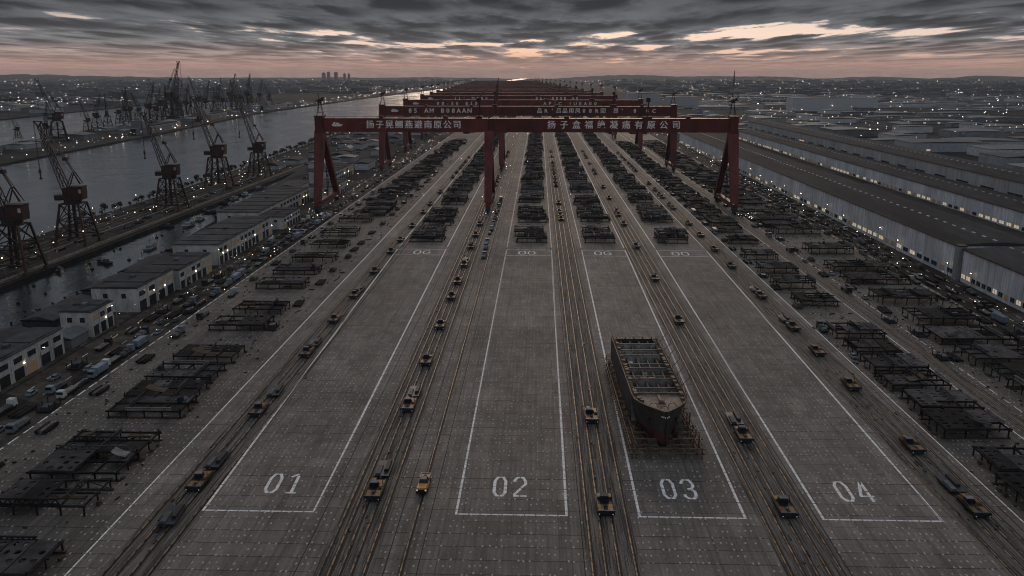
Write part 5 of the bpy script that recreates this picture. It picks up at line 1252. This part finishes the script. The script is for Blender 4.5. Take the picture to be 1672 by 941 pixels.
# far town, woods and their lights
b = MB(); rd = random.Random(91)
for _ in range(3600):
    y = 3400 * (4.0 ** rd.random()) ; side = rd.random()
    x = rd.uniform(350 + y * .03, .66 * y + 300) if side < .52 else rd.uniform(-.68 * y - 300, -1450 if y < 4500 else -900)
    if x > 0 and y < 4200: continue
    w = rd.uniform(14, 70) * (1 + y / 9000); b.box(x, x + w, y, y + rd.uniform(14, 60), 0, rd.choice((5, 7, 9, 12, 16, 24)) * rd.uniform(.7, 1.3))
b.build('distant_town', 'city', kind='stuff')
b = MB()
for _ in range(260):
    y = 1500 * (8.0 ** rd.random()); x = rd.uniform(480, .66 * y + 300) if rd.random() < .55 else rd.uniform(-.68 * y - 300, -1500)
    if (x < -1000 and y < 2600) : continue
    n = rd.randint(8, 26); h = rd.uniform(7, 15); dx = rd.uniform(10, 24)
    if x > 0 and any(a - 30 < x < b_ + 30 and c - 200 < y < e + 60 for a, b_, c, e in placed): continue
    for q in range(n):
        xx = x + q * dx * .6; yy = y + rd.uniform(-14, 14); hh = h * rd.uniform(.6, 1.1); r0 = hh * .6
        for e in range(5):
            ox, oy, oz = rd.uniform(-r0, r0) * .7, rd.uniform(-r0, r0) * .7, hh * rd.uniform(.35, .8); s = r0 * rd.uniform(.35, .6)
            k0 = len(b.v); 
            for vx, vy, vz in ((1, 0, 0), (0, 1, 0), (-1, 0, 0), (0, -1, 0), (0, 0, 1), (0, 0, -1)): b.v.append((xx + ox + vx * s * rd.uniform(.7, 1.2), yy + oy + vy * s, oz + vz * s * .8))
            for f in ((0, 1, 4), (1, 2, 4), (2, 3, 4), (3, 0, 4), (1, 0, 5), (2, 1, 5), (3, 2, 5), (0, 3, 5)): b.f.append(tuple(k0 + w for w in f)); b.m.append(0)
b.build('woodland', 'leaf', kind='stuff')
def reg_city(r):
    y = 1300 * (11.0 ** (r.random() ** .75))
    if r.random() < .5:
        x = r.uniform(430, .64 * y + 300)
    else:
        if y < 2200: return None, None
        x = r.uniform(-.66 * y - 300, -1400 if y < 4500 else -760)
    return x, y
specks('city_lights', 'cityl', reg_city, 3000, 78, .21, (5, 16))
def reg_shore(r):
    y = 1000 * (7. ** r.random()); k = r.random()
    if k < .4 and y < 3700: return -616 - 124 * min(1, (y - 968) / 1309) - r.uniform(3, 8), y
    if k < .7: return -616 - 124 * min(1, (y - 968) / 1309) - r.uniform(10, 130), y
    return (-740 - r.uniform(5, 200), y) if y > 3300 else (None, None)
specks('shore_lights', 'cityl', reg_shore, 300, 79, .2, (2, 8))

# ------------------------------------------------------------------ sky, sun, air
w = bpy.data.worlds.new('World'); scene.world = w; w.use_nodes = True; nt = w.node_tree; nt.nodes.clear()
out = N(nt, 'ShaderNodeOutputWorld'); bg = N(nt, 'ShaderNodeBackground'); L(nt, bg.outputs[0], out.inputs[0])
SUN_EL, SUN_AZ = math.radians(4), math.radians(2)
sky = N(nt, 'ShaderNodeTexSky', sky_type='NISHITA', sun_disc=False, sun_elevation=SUN_EL, sun_rotation=SUN_AZ)
sks = N(nt, 'ShaderNodeVectorMath', operation='SCALE', i={'Scale': .05}); L(nt, sky.outputs[0], sks.inputs[0])
tc = N(nt, 'ShaderNodeTexCoord'); sp = N(nt, 'ShaderNodeSeparateXYZ'); L(nt, tc.outputs['Generated'], sp.inputs[0])
X, Y, Z = sp.outputs
zc = M(nt, 'MAXIMUM', Z, 0.); den = M(nt, 'ADD', zc, .022)
pc = N(nt, 'ShaderNodeCombineXYZ'); L(nt, M(nt, 'DIVIDE', X, den), pc.inputs[0]); L(nt, M(nt, 'DIVIDE', Y, den), pc.inputs[1]); Pp = pc.outputs[0]
n1 = NOISE(nt, Pp, 1., 11, .58, .66, .25, dist=.3); n2 = NOISE(nt, Pp, 1., 3, .5, .16, .12); n3 = NOISE(nt, Pp, 1., 9, .62, 2.6, .85)
vor = N(nt, 'ShaderNodeTexVoronoi', feature='SMOOTH_F1', i={'Scale': 1., 'Smoothness': .6}); mp = N(nt, 'ShaderNodeMapping', i={'Scale': (1.5, .55, 1)})
wv = N(nt, 'ShaderNodeVectorMath', operation='ADD'); L(nt, Pp, wv.inputs[0]); cw = N(nt, 'ShaderNodeCombineXYZ'); L(nt, M(nt, 'MULTIPLY', n1, 2.2), cw.inputs[0]); L(nt, M(nt, 'MULTIPLY', n3, 2.), cw.inputs[1]); L(nt, cw.outputs[0], wv.inputs[1])
L(nt, wv.outputs[0], mp.inputs['Vector']); L(nt, mp.outputs[0], vor.inputs['Vector'])
lump = SMOOTH(nt, vor.outputs['Distance'], .05, .75, 1., 0.)
dens = M(nt, 'ADD', M(nt, 'ADD', M(nt, 'MULTIPLY', n1, .42), M(nt, 'MULTIPLY', lump, .12)), M(nt, 'ADD', M(nt, 'MULTIPLY', n2, .30), M(nt, 'MULTIPLY', n3, .16)))
az = M(nt, 'DIVIDE', M(nt, 'SUBTRACT', X, .05), M(nt, 'MAXIMUM', Y, .01))
azw = M(nt, 'MULTIPLY', SMOOTH(nt, M(nt, 'ABSOLUTE', az), .22, .8, 1., .35), SMOOTH(nt, Y, .1, .5))
band = M(nt, 'MULTIPLY', SMOOTH(nt, Z, .004, .02), SMOOTH(nt, Z, .040, .066, 1., 0.))
thr = M(nt, 'MULTIPLY_ADD', M(nt, 'MULTIPLY', band, azw), .08, .345)
d0 = M(nt, 'SUBTRACT', dens, thr)
cov = SMOOTH(nt, d0, -.02, .02)
shade = M(nt, 'ADD', M(nt, 'MULTIPLY', n1, .5), M(nt, 'ADD', M(nt, 'MULTIPLY', lump, .22), M(nt, 'MULTIPLY', n3, .4)))
thick = M(nt, 'MULTIPLY', SMOOTH(nt, d0, -.01, .05), SMOOTH(nt, shade, .36, .66))
rampz = N(nt, 'ShaderNodeValToRGB'); L(nt, M(nt, 'MULTIPLY', Z, 1 / .085, clamp=True), rampz.inputs[0])
e = rampz.color_ramp.elements; e[0].position = 0; e[0].color = (.43, .27, .225, 1); e[1].position = 1; e[1].color = (.07, .074, .082, 1)
for p, c in ((.10, (.47, .295, .245)), (.22, (.35, .255, .228)), (.4, (.185, .178, .182)), (.62, (.115, .118, .126))): q = e.new(p); q.color = c + (1,)
lite = N(nt, 'ShaderNodeVectorMath', operation='SCALE', i={'Scale': 1.45}); L(nt, rampz.outputs[0], lite.inputs[0])
darkc = N(nt, 'ShaderNodeVectorMath', operation='SCALE', i={'Scale': .45}); L(nt, rampz.outputs[0], darkc.inputs[0])
soft = SMOOTH(nt, Z, .006, .03, .2, 1.)
tk = M(nt, 'MULTIPLY_ADD', M(nt, 'SUBTRACT', thick, .55), soft, .55)
cl = MIX(nt, tk, lite.outputs[0], darkc.outputs[0])
gapz = N(nt, 'ShaderNodeValToRGB'); L(nt, M(nt, 'MULTIPLY', Z, 1 / .08, clamp=True), gapz.inputs[0])
e = gapz.color_ramp.elements; e[0].color = (.42, .26, .22, 1); e[1].color = (.8, .7, .64, 1)
for p, c in ((.12, (.52, .31, .25)), (.3, (.80, .55, .45)), (.5, (.95, .74, .64))): q = e.new(p); q.color = c + (1,)
gap0 = MIX(nt, azw, (.27, .235, .23), gapz.outputs[0])
gap = MIX(nt, .08, gap0, sks.outputs[0])
c = MIX(nt, cov, gap, cl)
# the cloud sheet is thinner and brighter overhead than low down
up = SMOOTH(nt, Z, .072, .21)
c = MIX(nt, up, c, (.262, .292, .335))
up2 = M(nt, 'MULTIPLY_ADD', SMOOTH(nt, n1, .3, .7), -.35, 1.15)
scl = N(nt, 'ShaderNodeVectorMath', operation='SCALE'); L(nt, c, scl.inputs[0]); L(nt, M(nt, 'ADD', M(nt, 'MULTIPLY', up, up2), M(nt, 'SUBTRACT', 1., up)), scl.inputs['Scale'])
L(nt, scl.outputs[0], bg.inputs[0]); bg.inputs[1].default_value = 1.
sl = bpy.data.lights.new('sun', 'SUN'); sl.energy = .8; sl.angle = math.radians(24); sl.color = (1, .74, .55)
so = bpy.data.objects.new('sun', sl); COL.objects.link(so); so.rotation_euler = (-(math.pi / 2 - math.radians(14)), 0, -SUN_AZ); so.location = (0, 500, 300)

m, nt2, out2 = newmat('evening_haze'); pv = N(nt2, 'ShaderNodeVolumePrincipled', i={'Color': (.86, .9, .95, 1), 'Density': 2.6e-5, 'Anisotropy': 0.}); L(nt2, pv.outputs[0], out2.inputs['Volume'])
MB().box(-14500, 14500, -400, 20500, -7, 170).build('haze', m, kind='stuff')

scene.view_settings.view_transform = 'Standard'; scene.view_settings.look = 'None'; scene.view_settings.exposure = 0; scene.view_settings.gamma = 1
scene.cycles.use_denoising = True; scene.cycles.filter_width = 1.05; scene.cycles.max_bounces = 5; scene.cycles.diffuse_bounces = 2; scene.cycles.glossy_bounces = 2; scene.cycles.transmission_bounces = 1; scene.cycles.volume_bounces = 0
scene.cycles.sample_clamp_indirect = 3; scene.cycles.caustics_reflective = False; scene.cycles.caustics_refractive = False
